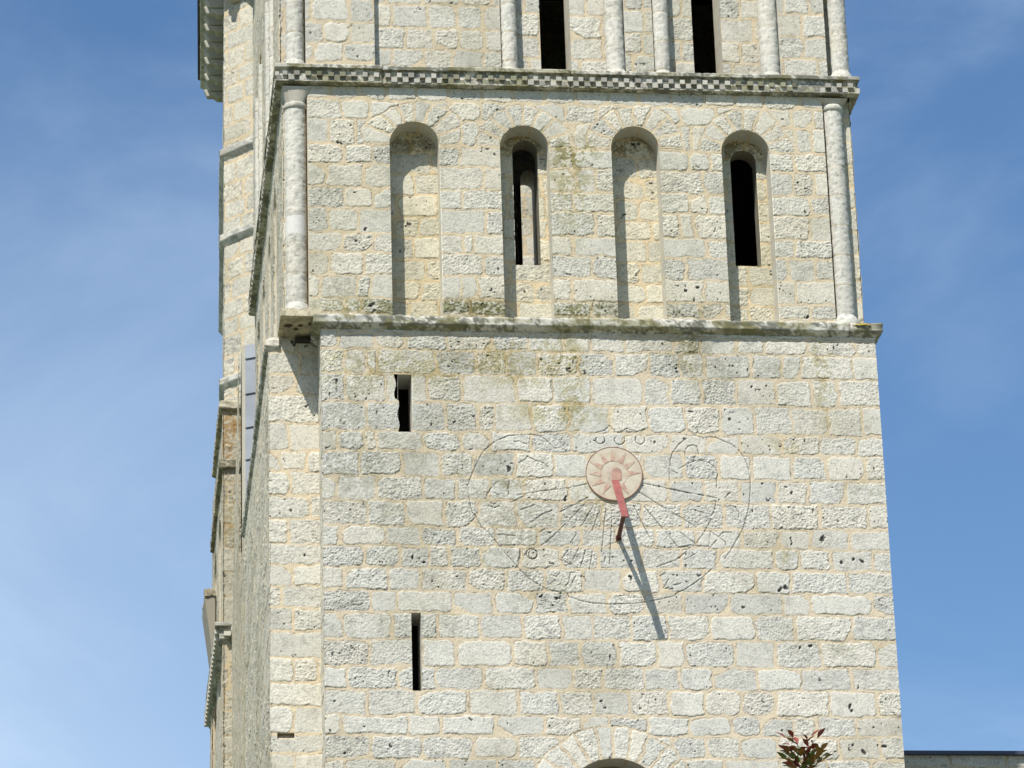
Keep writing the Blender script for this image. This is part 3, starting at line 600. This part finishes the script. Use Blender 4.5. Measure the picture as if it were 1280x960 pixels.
sh = Box(); sh.box((-.60, .0, 18.93), (-.0, 6.99, 18.965), (.42, .4, .33)); sh.build('offset_ledge', tower); sh = Box(); sh.box((6.8, -.4, 18.93), (6.99, 6.99, 18.965), (.42, .4, .33)); sh.build('offset_ledge', tower)
# ---- upper billet cornice
zt_, zb_ = bp(700, 87, UY-.13)[2], bp(700, 107, UY-.13)[2]
cor = moulding('billet_cornice', [(-.45, 7.0), (-.45, UY), (6.93, UY), (6.93, 7.0)], [(0, zb_-.02), (.05, zb_-.01), (.098, zb_-.004), (.098, zb_+.012), (.062, zb_+.014), (.062, zt_-.045), (.112, zt_-.04), (.116, zt_), (.1, zt_+.015), (0, zt_+.03)], tower, 81, black=.9, moss=.4, lump=.005)
bl = Box(); rnb = random.Random(4)
def billets(pa, pb, o, skip=()):
    pa = np.array(pa); pb = np.array(pb); ln = np.linalg.norm(pb-pa); d = (pb-pa)/ln; nn = np.array([d[1], -d[0]]); n = int(ln/.0735)
    for k in range(n):
        for row in (0, 1):
            if (k+row) % 2: continue
            if any(a <= k <= b for a, b in skip) or rnb.random() < .06: continue
            z0 = zb_+.012+.068*row; a = pa+d*(k*.0735+rnb.uniform(-.003, .003)); b = a+d*(.070+rnb.uniform(-.012, .004)); f = o+rnb.uniform(-.010, .003); i_ = .06
            wx = vn(np.array([k*.13]), np.array([pa[0]]), 44)[0]; g = rnb.uniform(.30, .50) if rnb.random() > .2 else rnb.uniform(.16, .28)
            if wx > .62: g *= .62; f -= rnb.random()*.02
            t = (g, g*.955, g*.83) if wx < .62 else (g, g*.97, g*.66)
            q = [a+nn*f, b+nn*f, b+nn*i_, a+nn*i_]; h = rnb.uniform(.054, .065)
            bl.quadbox([(*q[0], z0), (*q[1], z0), (*q[2], z0), (*q[3], z0), (*q[0], z0+h), (*q[1], z0+h), (*q[2], z0+h), (*q[3], z0+h)], t)
billets((-.54, UY), (7.03, UY), .112, [(92, 93)]); billets((-.45, 7.0), (-.45, UY-.1), .112); billets((6.93, UY-.1), (6.93, 7), .112)
merge(cor, bl)
# ---- belfry stage
TZ0, TZ1 = 22.42, 27.6
def tx(px): return bp(px, 50, UY)[0]
tc_px = [-20, 5, 34, 61, 84]
tzz = [bp(700, y, UY)[2] for y in tc_px][::-1]; tzz = tzz+[tzz[-1]+.31*(k+1) for k in range(16)]
def ts(seed, a, b, **k): return Wall((0, a, 0), X, NF, tzz, rnd_joints(len(tzz), -1, 8, seed, .26, .5), seed, **k)
gy = (.97, .96, .93)
T1 = ts(91, UY, 0, tone=gy, pits=[PT(1014, 1, 3, Y=UY), PT(1017, 6, 3, Y=UY), PT(799, 38, 2, Y=UY), PT(556, 27, 2.4, Y=UY)])
T2 = ts(92, UY+.12, 0, tone=gy, stains=[ST(935, 20, 50, 60, .5, GY, UY)])
T3 = ts(93, UY+.30, 0, tone=gy)
T1.build('belfry_wall', tx(382), tx(468), TZ0, TZ1, .012, tower)
T2.build('belfry_wall', tx(468), tx(627), TZ0, TZ1, .010, tower); T2.build('belfry_wall', tx(783), tx(818), TZ0, TZ1, .010, tower); T2.build('belfry_wall', tx(976), tx(1034), TZ0, TZ1, .010, tower)
w1 = (tx(679), tx(717)); w2 = (tx(871), tx(907))
bays = [(tx(627), tx(783), w1), (tx(818), tx(976), w2)]
for a, b, ww in bays:
    c = (ww[0]+ww[1])/2; h = (ww[1]-ww[0])/2
    T3.build('belfry_wall', a, b, TZ0, TZ1, .010, tower, [arch_hole(c, h, 25.6, TZ0-.1)])
    T3.reveal('belfry_window', arch_path(c, h, 25.6, TZ0-.1), [0, .02, .1, .25, .5], tower)
    for xx in (a, b):
        s_ = 1 if xx == a else -1
        cx0 = xx+s_*(.115 if xx == a else .13)
        column(cx0, UY+.17, .105 if xx == a else .125, TZ0+.10, TZ1, int(100+xx*7), neck=False, baser=1.35)
jt = Box()
def jamb(x, y0, y1): jt.box((x-.004, y0, TZ0), (x+.004, y1, TZ1), (.5, .47, .4))
jamb(tx(468), UY, UY+.13)
for a, b, ww in bays: jamb(a, UY+.12, UY+.31); jamb(b, UY+.12, UY+.31)
jamb(tx(382)+.005, UY, UY+.32); jamb(tx(1034)-.005, UY+.12, UY+.32); jt.build('jamb', tower)
column(tx(1050), UY+.10, .115, TZ0+.12, TZ1, 131, neck=False, baser=1.4); column(tx(369), UY+.10, .115, TZ0+.10, TZ1, 133, neck=False, baser=1.3)
T3.build('belfry_wall', tx(350), tx(384), TZ0, TZ1, .015, tower); T3.build('belfry_wall', tx(1032), tx(1060), TZ0, TZ1, .015, tower)
xl, xr = tx(352), tx(1060)
FT = rwall((xl, 0, 0), Y_, NL, -.3, 7, TZ0, TZ1, 95, rough=2.0, tone=(1.0, .965, .88))
LB = [(1.9, .42, 25.0), (4.9, .42, 25.0)]
FT.build('flank_wall', -.28, 7, TZ0, TZ1, .022, tower, [arch_hole(c, h, t, 22.9) for c, h, t in LB])
for c, h, t in LB: FT.reveal('belfry_window', arch_path(c, h, t, 22.9), [0, .02, .1, .3, .6], tower)
# hood mouldings and shafts standing proud of the flank
fs = Box()
for c in (1.35, 2.45, 4.35, 5.45): lathe('shaft', xl+.0, c, [(.06, TZ0+.1), (.06, 25.0)], tower, int(300+c*10), seg=16, rough=.006)
rwall((xr, 0, 0), Y_, NR, -.3, 7, TZ0, TZ1, 96).build('flank_wall', -.28, 7, TZ0, TZ1, .06, tower)
hb = arch_hole(bp(655.5, 250, 7)[0], .115, bp(655, 231, 7)[2]-.115, bp(655, 231, 7)[2]-2.4)
BK.build('back_wall', -.62, 7, GZ, 18.95, .1, tower); BK.build('back_wall', -.45, 6.93, 18.95, TZ1, .03, tower, [hb])
BK.reveal('window_jamb', arch_path(bp(655.5, 250, 7)[0], .115, bp(655, 231, 7)[2]-.115, bp(655, 231, 7)[2]-2.4), [0, .02, .2, .5], tower)
moulding('eaves_cornice', [(xl, 7.0), (xl, UY), (xr, UY), (xr, 7.0)], [(0, TZ1-.3), (.2, TZ1-.1), (.25, TZ1), (0, TZ1+.02)], tower, 83)
# interior: dark shell, floors
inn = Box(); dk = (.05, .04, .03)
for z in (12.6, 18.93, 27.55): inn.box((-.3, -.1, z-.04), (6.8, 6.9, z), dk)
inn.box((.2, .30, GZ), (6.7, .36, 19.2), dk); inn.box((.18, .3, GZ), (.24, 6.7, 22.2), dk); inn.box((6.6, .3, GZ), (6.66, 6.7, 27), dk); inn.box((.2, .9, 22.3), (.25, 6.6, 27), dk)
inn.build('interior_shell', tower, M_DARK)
rf = Box(); b0 = [(xl-.25, UY-.25, TZ1+.02), (xr+.25, UY-.25, TZ1+.02), (xr+.25, 7.25, TZ1+.02), (xl-.25, 7.25, TZ1+.02)]; cxr, cyr = (xl+xr)/2, 3.3
rf.quadbox(b0+[(cxr-.05, cyr-.05, 30.2), (cxr+.05, cyr-.05, 30.2), (cxr+.05, cyr+.05, 30.2), (cxr-.05, cyr+.05, 30.2)], (.2, .2, .2)); rf.build('roof', tower, mat('stone_slates', (.22, .21, .19), .8, .2, 3))
# broken block at the top of the main corner, bright fresh mortar
mp_ = Box()
# ================================================================== SUNDIAL
dial = thing('sundial', 'wall sundial with faded red sun disc, red iron pointer and lines cut in the stone', 'sundial')
dc = bp(767.2, 593, FY); DR = .352; D0 = FY-.030
def disc(name, r0, r1, y, mat_, parent, n=64, t=.012, cx=None, cz_=None, aa=(0, 2*math.pi)):
    cx = dc[0] if cx is None else cx; cz_ = dc[2] if cz_ is None else cz_
    V = []; F = []
    for k in range(n+1):
        a = aa[0]+(aa[1]-aa[0])*k/n
        for r, yy in ((r0, y), (r1, y), (r1, y+t)): V.append((cx+r*math.cos(a), yy, cz_+r*math.sin(a)))
    for k in range(n):
        b = 3*k; F += [(b, b+1, b+4, b+3), (b+1, b+2, b+5, b+4)]
    return link(name, mesh_np(name, V, F, None, False), mat_, parent)
dp = disc('dial_disc', 0.001, DR, D0, M_PLASTER, dial, t=.035)
ri = disc('disc_rim', DR-.006, DR+.004, D0-.002, mat('rim_red_brown', (.26, .13, .09), .9, .2, 20), dp, t=.01)
disc('inner_ring', .165, .172, D0-.002, M_PINK, dp, t=.001); disc('inner_circle', .001, .10, D0-.0025, M_OCHRE if 0 else M_PINK, dp, t=.001, cz_=dc[2]+.0)
V = []; F = []
for k in range(12):
    a = math.pi/2+k*math.pi/6+.03; j = .05+.01*math.sin(k*5)
    rr_ = (.168, .325+.012*math.sin(k*3.7))
    if k in (8,): continue
    p = [(a-.235, rr_[0]), (a+.235, rr_[0]), (a+.02*math.sin(k), rr_[1])]
    b = len(V)
    for (aa, r) in p: V.append((dc[0]+r*math.cos(aa), D0-.004, dc[2]+r*math.sin(aa)))
    F.append((b, b+2, b+1))
link('sun_rays', mesh_np('sun_rays', V, F, None, False), M_OCHRE, dp)
# domed red face remains above the pointer root
V = []; F = []
g0 = bp(771, 600, D0-.005)
for k in range(17):
    a = math.pi*k/16; V.append((g0[0]-.0+.062*math.cos(a), D0-.005, g0[2]+.10+.062*math.sin(a)))
V += [(g0[0]-.062, D0-.005, g0[2]), (g0[0]+.062, D0-.005, g0[2])]
me = bpy.data.meshes.new('sun_face'); me.from_pydata(V, [], [tuple(range(16, -1, -1))+(18, 17)][:1] and [tuple([17]+[18]+list(range(0, 17)))]); link('sun_face', me, M_PINK if 0 else mat('face_ochre', (.45, .27, .21), .9, .2, 16), dp)
# pointer: flat red iron bar leaving the disc towards the south and down, parallel to the earth's axis
A0 = np.array(bp(768.8, 599, FY)); TIPF = bp(775, 700, FY)
def bar(name, a, b, w, t, mat_, parent, wv=(1, 0, 0)):
    a = np.array(a); b = np.array(b); d = (b-a)/np.linalg.norm(b-a); wv = np.array(wv, float); wv -= d*(wv@d); wv /= np.linalg.norm(wv); tv = np.cross(d, wv)
    B = Box(); q = []
    for e in (a, b):
        for s1_, s2_ in ((-1, -1), (1, -1), (1, 1), (-1, 1)): q.append(e+wv*w/2*s1_+tv*t/2*s2_)
    B.quadbox(q, (.4, .1, .1)); o = B.build(name, parent, mat_); m = o.modifiers.new('b', 'BEVEL'); m.width = .004; m.segments = 2; return o
GD = .86
tip = bp(781.5, 646, FY-GD)
bar('pointer', A0, tip, .088, .016, M_RED, dial)
wa = np.array(bp(773, 673, FY-.0)); at = A0+(tip-A0)*.90
bar('support_strut', wa, at, .050, .030, M_SHADED, dial, (1, 0, .1))
bx = Box(); bx.box((wa[0]-.035, FY-.03, wa[2]-.03), (wa[0]+.03, FY+.01, wa[2]+.03)); bx.build('wall_plate', dial, M_SHADED)
# dirt-filled engraved lines as narrow inlays lying in the grooves
V = []; F = []
rng = random.Random(3)
for s_ in ENG:
    if len(s_) < 2: continue
    p = resample(s_, .025); Hh, _c = WL.ev(p[:, 0], p[:, 1]); d = np.gradient(p, axis=0); d /= np.linalg.norm(d, axis=1)[:, None]+1e-9; nn = np.stack([-d[:, 1], d[:, 0]], 1)
    g = vn(p[:, 0]/.09, p[:, 1]/.09, 8); g2 = vn(p[:, 0]/.03, p[:, 1]/.03, 9)
    wd = .0024+.0044*g2
    for k in range(len(p)-1):
        if g[k] < .29: continue
        b = len(V)
        for q, s1_ in ((k, -1), (k, 1), (k+1, 1), (k+1, -1)):
            V.append((p[q, 0]+nn[q, 0]*wd[q]*s1_, FY-Hh[q]-.0035, p[q, 1]+nn[q, 1]*wd[q]*s1_))
        F.append((b, b+1, b+2, b+3))
link('engraved_lines', mesh_np('engraved_lines', V, F, None, False), M_GROOVE, dial)
# ================================================================== OCTAGONAL CROSSING TOWER BEHIND
octo = thing('octagonal_tower', 'eight-sided stone tower rising behind the left side of the bell tower, carved cornice on top', 'tower')
A = np.array(bp(280.5, 299, 15.0)[:2]); SL = 3.9; pts = [A.copy()]; ang = -47
for k in range(7): pts.append(pts[-1]+SL*np.array([math.cos(rad(ang+45*k)), math.sin(rad(ang+45*k))]))
def on_diag(px, py):                              # height where a measured point meets the oblique face
    a = A; d = (pts[1]-pts[0])/SL; nn = np.array([d[1], -d[0], 0]); ry = RT*(px-640)/FPX-UP*(py-480)/FPX+FW
    t = ((np.array([a[0], a[1], 0])-CAM)@nn)/(ry@nn); return CAM+ry*t
zs = [on_diag(300, y)[2] for y in (183, 290, 470)]; ztop = on_diag(300, -18)[2]; OB = on_diag(292, 505)[2]
oc = rnd_courses(OB-.5, ztop+1, 141, .30, .42)
for k in range(8):
    a = pts[k]; b = pts[(k+1) % 8]; d = (b-a)/np.linalg.norm(b-a); ln = np.linalg.norm(b-a)
    wl = Wall((a[0], a[1], 0), (d[0], d[1], 0), (d[1], -d[0], 0), oc, rnd_joints(len(oc), 0, ln, 150+k, .35, .7), 150+k, tone=(.98, .95, .88), rough=1.5, joint_w=1.3)
    ce = .018 if k in (0, 1, 7) else .08
    wl.build('wall', 0, ln, OB-.3, ztop+.1, ce, octo)
loop = [tuple(p) for p in pts]+[tuple(pts[0])]
def ring(name, zc, hgt, prj, parent, seed, **kw):
    n = 8; c0 = np.mean(np.array(pts), 0)
    seq = pts[-1:]+pts[:]+pts[:1]
    seq = [tuple(p) for p in pts[7:]+pts[:8]+pts[:1]]
    moulding(name, seq, [(0, zc-hgt), (prj, zc-hgt*.35), (prj, zc+hgt*.2), (0, zc+hgt*.45)], parent, seed, seg=.05, **kw)
for i, z in enumerate(zs): ring('string_course', z, .18, .085, octo, 160+i, black=.5)
ring('cornice', ztop+.25, .22, .42, octo, 170, black=.4)
ob = Box()
for k in range(8):
    a = pts[k]; b = pts[(k+1) % 8]; d = (b-a)/np.linalg.norm(b-a); nn = np.array([d[1], -d[0]]); ln = np.linalg.norm(b-a)
    if k not in (0, 1, 7): continue
    for j in range(6):
        c = a+d*(ln*(j+.5)/6); w_ = .13; B = Box()
        def Q8(w0, o0, z0, o1, z1):
            q = [c-d*w0, c+d*w0, c+d*w0+nn*o0, c-d*w0+nn*o0]; q1 = [c-d*w0, c+d*w0, c+d*w0+nn*o1, c-d*w0+nn*o1]
            B.quadbox([(*q[0], z0), (*q[1], z0), (*q[2], z0), (*q[3], z0), (*q1[0], z1), (*q1[1], z1), (*q1[2], z1), (*q1[3], z1)], (.42, .40, .33))
        Q8(w_*.8, .12, ztop-.32, .26, ztop-.18); Q8(w_, .26, ztop-.18, .36, ztop+.02); Q8(w_*.5, .30, ztop-.28, .36, ztop-.12)
        o = B.build('corbel', octo); m = o.modifiers.new('b', 'BEVEL'); m.width = .03; m.segments = 3
cmean = np.mean(np.array(pts), 0)
V = [(p[0]+(p[0]-cmean[0])*.1, p[1]+(p[1]-cmean[1])*.1, ztop+.36) for p in pts]+[(cmean[0], cmean[1], ztop+4.5)]
me = bpy.data.meshes.new('roof'); me.from_pydata(V, [], [(k, (k+1) % 8, 8) for k in range(8)]); link('roof', me, bpy.data.materials['stone_slates'], octo)
# ================================================================== TRANSEPT BLOCK UNDER IT
tr = thing('transept', 'tall narrow stone end wall with weathered mouldings, furthest left beneath the eight-sided tower', 'church wing')
TY = 11.75; TXL = bp(279.5, 600, TY)[0]; TTOP = bp(292, 508, TY)[2]
tcc = rnd_courses(GZ-.3, TTOP, 181, .30, .44)
TW = Wall((0, TY, 0), X, NF, tcc, rnd_joints(len(tcc), TXL, 8, 182, .5, .9), 182, tone=(.80, .77, .68), rough=1.7, joint_w=.7, stains=[(TXL+.3, bp(292, 545, TY)[2], .6, .5, .8, (.75, .55, .35)), (TXL+.3, bp(292, 650, TY)[2], .6, .5, .6, (.72, .66, .52))])
TW.build('wall', TXL-.02, 3.0, bp(290, 1000, TY)[2], TTOP, .016, tr)
TW.build('wall', TXL, 8.0, GZ, bp(290, 1000, TY)[2], .1, tr); TW.build('wall', 3.0, 8.0, bp(290, 1000, TY)[2], TTOP, .1, tr)
TFW = Wall((TXL, 0, 0), Y_, NL, tcc, rnd_joints(len(tcc), TY, 22, 183), 183, tone=(.95, .9, .8), rough=1.5)
cN = [(TY+1.4, .5, bp(272, 640, TY)[2]), (TY+3.2, .5, bp(272, 640, TY)[2])]
TFW.build('flank_wall', TY-.03, 16.4, GZ, TTOP, .025, tr, [arch_hole(c, h, z, z-2.6) for c, h, z in cN])
for c, h, z in cN: TFW.reveal('arched_niche', arch_path(c, h, z, z-2.6), [0, .02, .15, .35], tr)
rwall((TXL+.36, 0, 0), Y_, NL, TY, 22, GZ, TTOP, 184).build('niche_back', TY, 21, GZ, TTOP, .08, tr)
rwall((0, 16.4, 0), X, NB, TXL, 8, GZ, TTOP, 188).build('back_wall', TXL, TXL+.4, GZ, TTOP, .1, tr)
tp = Box(); tp.box((TXL+.3, TY+.02, TTOP-.05), (8, 21, TTOP+.02), (.4, .38, .33)); tp.build('offset_ledge', tr)
for i, (py, h_, pr_) in enumerate(((509, .14, .07), (582, .15, .07))):
    zc = bp(290, py, TY)[2]; moulding('string_course', [(TXL, TY+3.0+.9*i), (TXL, TY), (8.0, TY)], [(0, zc-h_/2), (pr_, zc-h_/2+.02), (pr_, zc+h_/2), (0, zc+h_/2+.05)], tr, 190+i, black=.8, seg=.025, lump=.02, tone=(.80, .74, .62))
zc = bp(285, 790, TY)[2]
bco = moulding('billet_course', [(TXL, 16.4), (TXL, TY), (8.0, TY)], [(0, zc-.16), (.07, zc-.12), (.08, zc+.05), (.14, zc+.06), (.14, zc+.12), (0, zc+.16)], tr, 195, black=.8, seg=.05)
bb2 = Box()
def bil2(pa, pb, n, zc, o):
    pa = np.array(pa); pb = np.array(pb); d = (pb-pa)/n; u_ = d/np.linalg.norm(d); nn = np.array([u_[1], -u_[0]])
    for k in range(n):
        for row in (0, 1):
            if (k+row) % 2: continue
            a = pa+d*k; b = a+d*.95; z0 = zc-.10+.075*row; q = [a+nn*o, b+nn*o, b, a]
            bb2.quadbox([(*p, z0) for p in q]+[(*p, z0+.07) for p in q], (.52, .5, .43))
bil2((TXL, 16.4), (TXL, TY), 42, zc, .14); bil2((TXL, TY), (3.0, TY), 34, zc, .14); merge(bco, bb2)
# buttress standing off the transept's flank
bt = Box(); y0 = 15.3; bx1 = TXL; zb1 = bp(262, 745, y0)[2]
xb = bp(257, 760, y0)[0]
bt.quadbox([(xb+.10, y0, zb1-.9), (bx1, y0, zb1-.9), (bx1, y0+1.1, zb1-.9), (xb+.10, y0+1.1, zb1-.9), (xb-.02, y0, zb1), (bx1, y0, zb1), (bx1, y0+1.1, zb1), (xb-.02, y0+1.1, zb1)], (.30, .27, .21))
rough_box('bracket_cap', (xb-.02, y0-.03, zb1), (bx1, y0+1.12, zb1+.12), tr, (.36, .33, .26), .03, seed=9); bt.build('bracket', tr)
tb = rwall((xb+.12, 0, 0), Y_, NL, y0, y0+1.1, GZ, zb1, 186, tone=(.95, .85, .7)); tb.build('buttress', y0, y0+1.1, GZ, zb1-.8, .05, tr)
tb2 = rwall((0, y0, 0), X, NF, xb, bx1, GZ, zb1, 187, tone=(.95, .82, .66)); tb2.build('buttress', xb+.12, bx1, GZ, zb1-.8, .02, tr)
# ================================================================== NAVE FLANK WALL between the two towers
nv = thing('nave_wall', 'worn side wall between bell tower and end wall, moss over its dark window', 'church wall')
NX = -.60
def onx(px, py, xv):
    d = RT*(px-640)/FPX-UP*(py-480)/FPX+FW; return CAM+d*((xv-CAM[0])/d[0])
ptop = onx(305.5, 470, NX); pbot = onx(286.5, 960, NX)
NW = rwall((NX, 0, 0), Y_, NL, 6.9, TY, GZ, 24, 201, rough=2.0, tone=(.94, .88, .76), stains=[(7.2, 16, .4, 8, .6, (.8, .68, .3))])
y1_, z1_ = min(ptop[1], 8.0), ptop[2]
ZS = bp(315, 715, 9.0)[2]; y1_ = 9.1; z1_ = bp(304, 440, 9.1)[2]
sl_ = (pbot[2]-z1_)/(pbot[1]-y1_) if pbot[1] > y1_ else -1
wy0, wy1 = onx(309, 930, NX)[1], onx(292, 930, NX)[1]
zw = 14.35
NW.build('wall', 7.0, TY, GZ, z1_, .03, nv, [lambda U, Z: (z1_+(U-y1_)*sl_-Z)*1.0*.7, lambda U, Z: np.maximum(U-9.1, ZS-Z)*-1*-1, arch_hole(8.55, .8, 13.6, 11)])
NW.reveal('window', arch_path(8.55, .8, 13.6, 11), [0, .03, .2, .45, .7], nv)
gl = Box(); gl.box((NX+.6, 7.7, 11), (NX+.65, 9.4, 14.5), dk)
for k in range(9): gl.quadbox([(NX+.5, 7.7+k*.2, 11), (NX+.53, 7.7+k*.2, 11), (NX+.53, 7.72+k*.2, 11), (NX+.5, 7.72+k*.2, 11), (NX+.5, 7.9+k*.2, 14.4), (NX+.53, 7.9+k*.2, 14.4), (NX+.53, 7.92+k*.2, 14.4), (NX+.5, 7.92+k*.2, 14.4)], (.12, .11, .1))
gl.build('window_pane', nv, M_DARK)
# ================================================================== LEAD STRIP
ld = thing('lead_flashing', 'tall strip of blue-grey lead sheets lapped one above another between the two church towers', 'flashing')
LY = 9.0; lx0 = bp(307.0, 560, LY)[0]; lx1 = bp(326, 560, LY)[0]
zl = [bp(315, y, LY)[2] for y in (432, 447, 491, 533, 573, 616, 660, 703, 746, 790, 834, 880)]
for k in range(len(zl)-1):
    B = Box(); t = .012*(1+0); a, b = zl[k+1], zl[k]
    B.quadbox([(lx0, LY-.030, a-.03), (lx1, LY-.030, a+.02), (lx1, LY+.05, a+.02), (lx0, LY+.05, a-.03), (lx0, LY-.008, b), (lx1, LY-.008, b+.04), (lx1, LY+.05, b+.04), (lx0, LY+.05, b)], (.3, .3, .3))
    B.build('lead_sheet', ld, M_LEAD)
sb = Box(); sb.box((lx0-.05, LY+.05, GZ), (3.0, LY+.5, zl[0]-.02), (.46, .44, .36)); 
sb.build('backing_wall', ld)
# ================================================================== WALL AT RIGHT
rw = thing('side_building', 'low grey stone building with thin dark roof edge, right of the bell tower foot', 'building')
RY = 4.0; rz = bp(1200, 942, RY)[2]
RWc = Wall((0, RY, 0), X, NF, rnd_courses(GZ-.2, rz, 211, .5, .6)[:-1]+[rz+.03], rnd_joints(60, 7, 19, 211, .7, 1.1), 211, tone=(.86, .86, .84), rough=.7, joint_w=.8)
RWc.build('wall', 7.0, 18, 12.4, rz-.02, .016, rw); RWc.build('wall', 7.0, 18, GZ, 12.4, .1, rw)
cp = Box(); cp.box((7.01, RY-.08, rz-.03), (18, RY+3, rz+.018), (.05, .05, .08)); cp.build('roof_edge', rw, mat('dark_zinc', (.035, .045, .085), .5, .1, 3))
rb = Box(); rb.box((7.02, RY+.06, GZ), (17.9, RY+2.9, rz-.05), (.4, .4, .38)); rb.build('body', rw)
# ================================================================== YOUNG TREE IN FRONT
tree = thing('young_tree', 'young tree with dark red new leaves, its tip rising before the bell tower', 'tree')
M_LG = mat('leaf_green', (.11, .17, .03), .5, .25, 30); M_LR = mat('leaf_dark_red', (.24, .045, .03), .45, .25, 30, col2=(.13, .04, .02)); M_LO = mat('leaf_bronze', (.26, .15, .03), .5, .2, 30)
M_BK = mat('bark', (.10, .075, .05), .9, .3, 20)
TPY = CAM[1]+16
def tube(pts_, rs, n=7):
    V = []; F = []
    for i, (p, r) in enumerate(zip(pts_, rs)):
        p = np.array(p, float)
        for k in range(n):
            a = 2*math.pi*k/n; V.append((p[0]+r*math.cos(a), p[1]+r*math.sin(a), p[2]))
    for i in range(len(pts_)-1):
        for k in range(n): F.append((i*n+k, i*n+(k+1) % n, (i+1)*n+(k+1) % n, (i+1)*n+k))
    return V, F
tipp = bp(1004, 921, TPY); bx0, bz0 = bp(1004, 1500, TPY)[0], GZ
trunk = [(tipp[0]-.0+.05*math.sin(k*1.1), TPY+.04*math.cos(k), GZ+(tipp[2]-.06-GZ)*k/12) for k in range(13)]
trunk[-1] = (tipp[0], TPY, tipp[2]-.05); trunk[-2] = (tipp[0]-.01, TPY, trunk[-2][2])
V, F = tube(trunk, [.055*(1-k/12.6)+.003 for k in range(13)])
leaves = {'g': ([], []), 'r': ([], []), 'o': ([], [])}
rt = random.Random(12)
def leaf(kind, p, d, ln, wd, up=(0, 0, 1)):
    V_, F_ = leaves[kind]; d = Vector(d).normalized(); s_ = d.cross(Vector(up)+Vector((rt.uniform(-.5, .5), rt.uniform(-.5, .5), 0))).normalized(); n_ = s_.cross(d); p = Vector(p); b = len(V_)
    prof = [(0, .06), (.2, .55), (.42, 1), (.65, .8), (.85, .4), (1, .02)]
    for t, w_ in prof:
        c = p+d*ln*t-n_*ln*.22*t*t
        V_.append(tuple(c-s_*wd*w_*.5+n_*wd*w_*.18)); V_.append(tuple(c)); V_.append(tuple(c+s_*wd*w_*.5+n_*wd*w_*.18))
    for k in range(len(prof)-1):
        q = b+3*k; F_ += [(q, q+1, q+4, q+3), (q+1, q+2, q+5, q+4)]
def shoot(p0, p1, n, red, ln=.064):
    p0 = np.array(p0); p1 = np.array(p1)
    for k in range(n):
        t = (k+.5)/n; p = p0+(p1-p0)*t; a = k*2.4+rt.random()
        for q in range(3):
            aa = a+q*.5-.5; e = rt.uniform(.05, .7)+.5*t; d = (math.cos(aa)*math.cos(e), math.sin(aa)*math.cos(e), math.sin(e))
            kd = 'r' if rt.random() < red*(t*.9+.35) else ('o' if rt.random() < .45 else 'g')
            st = .02+.04*(1-t); leaf(kd, p+np.array(d)*st*q, d, ln*rt.uniform(.7, 1.1)*(1.15-.4*t), .026*rt.uniform(.8, 1.3)*(1.3-.5*t))
sh_ = [(trunk[-2], trunk[-1], 12, 1.0)]
for k in range(60):
    j = rt.uniform(.45, .97) if k > 8 else rt.uniform(.90, .965)
    i = int(j*12); f = j*12-i; p = np.array(trunk[i])*(1-f)+np.array(trunk[min(i+1, 12)])*f; a = rt.random()*6.28; L1 = .12+1.3*(1-j)
    q = p+np.array([math.cos(a)*L1, math.sin(a)*L1, L1*.75])
    if q[2] > tipp[2]-.24+.0: q = q*1.0; q[2] = min(q[2], tipp[2]-.24-rt.random()*.12)
    v2, f2 = tube([p, (p+q)/2+np.array([0, 0, -.03*L1]), q], [.012*(1-j)+.004, .004+.005*(1-j), .002], 5); b = len(V); V += v2; F += [tuple(b+x for x in ff) for ff in f2]
    sh_.append((p+(q-p)*.3, q, int(6+L1*16), .55))
for a, b, n, rd in sh_: shoot(a, b, n, rd)
# the leader's whorls: reddish sprays just under the tip
for dx, dz, n, rd in ((-.03, -.05, 5, .95), (.04, -.06, 5, .8), (-.06, -.10, 5, .7), (.045, -.12, 5, .1), (-.02, -.12, 5, .1), (.03, -.15, 5, 0), (-.04, -.15, 5, .1)):
    p = np.array([tipp[0], TPY, tipp[2]+dz-.04]); shoot(p, p+np.array([dx, rt.uniform(-.06, .06), .045]), n, rd, .06)
link('trunk', mesh_np('trunk', V, F), M_BK, tree)
crown = None
for kd, m_ in (('g', M_LG), ('r', M_LR), ('o', M_LO)):
    v_, f_ = leaves[kd]
    o = link('crown' if crown is None else 'young_leaves', mesh_np('leaves', v_, f_), m_, tree if crown is None else crown)
    if crown is None: crown = o
# ================================================================== GROUND
def gmat():
    m = mat('grass_ground', (.10, .13, .045), .95, .25, .8); return m
V = [(-1500, -1500, GZ), (1500, -1500, GZ), (1500, 1500, GZ), (-1500, 1500, GZ)]
g = link('ground', mesh_np('ground', V, [(0, 1, 2, 3)], None, False), gmat()); g['kind'] = 'structure'
V = [(-14, -40, GZ+.004), (20, -40, GZ+.004), (20, -.6, GZ+.004), (-14, -.6, GZ+.004)]
g = link('forecourt', mesh_np('forecourt', V, [(0, 1, 2, 3)], None, False), mat('pale_gravel', (.26, .24, .19), .95, .12, 3)); g['kind'] = 'structure'
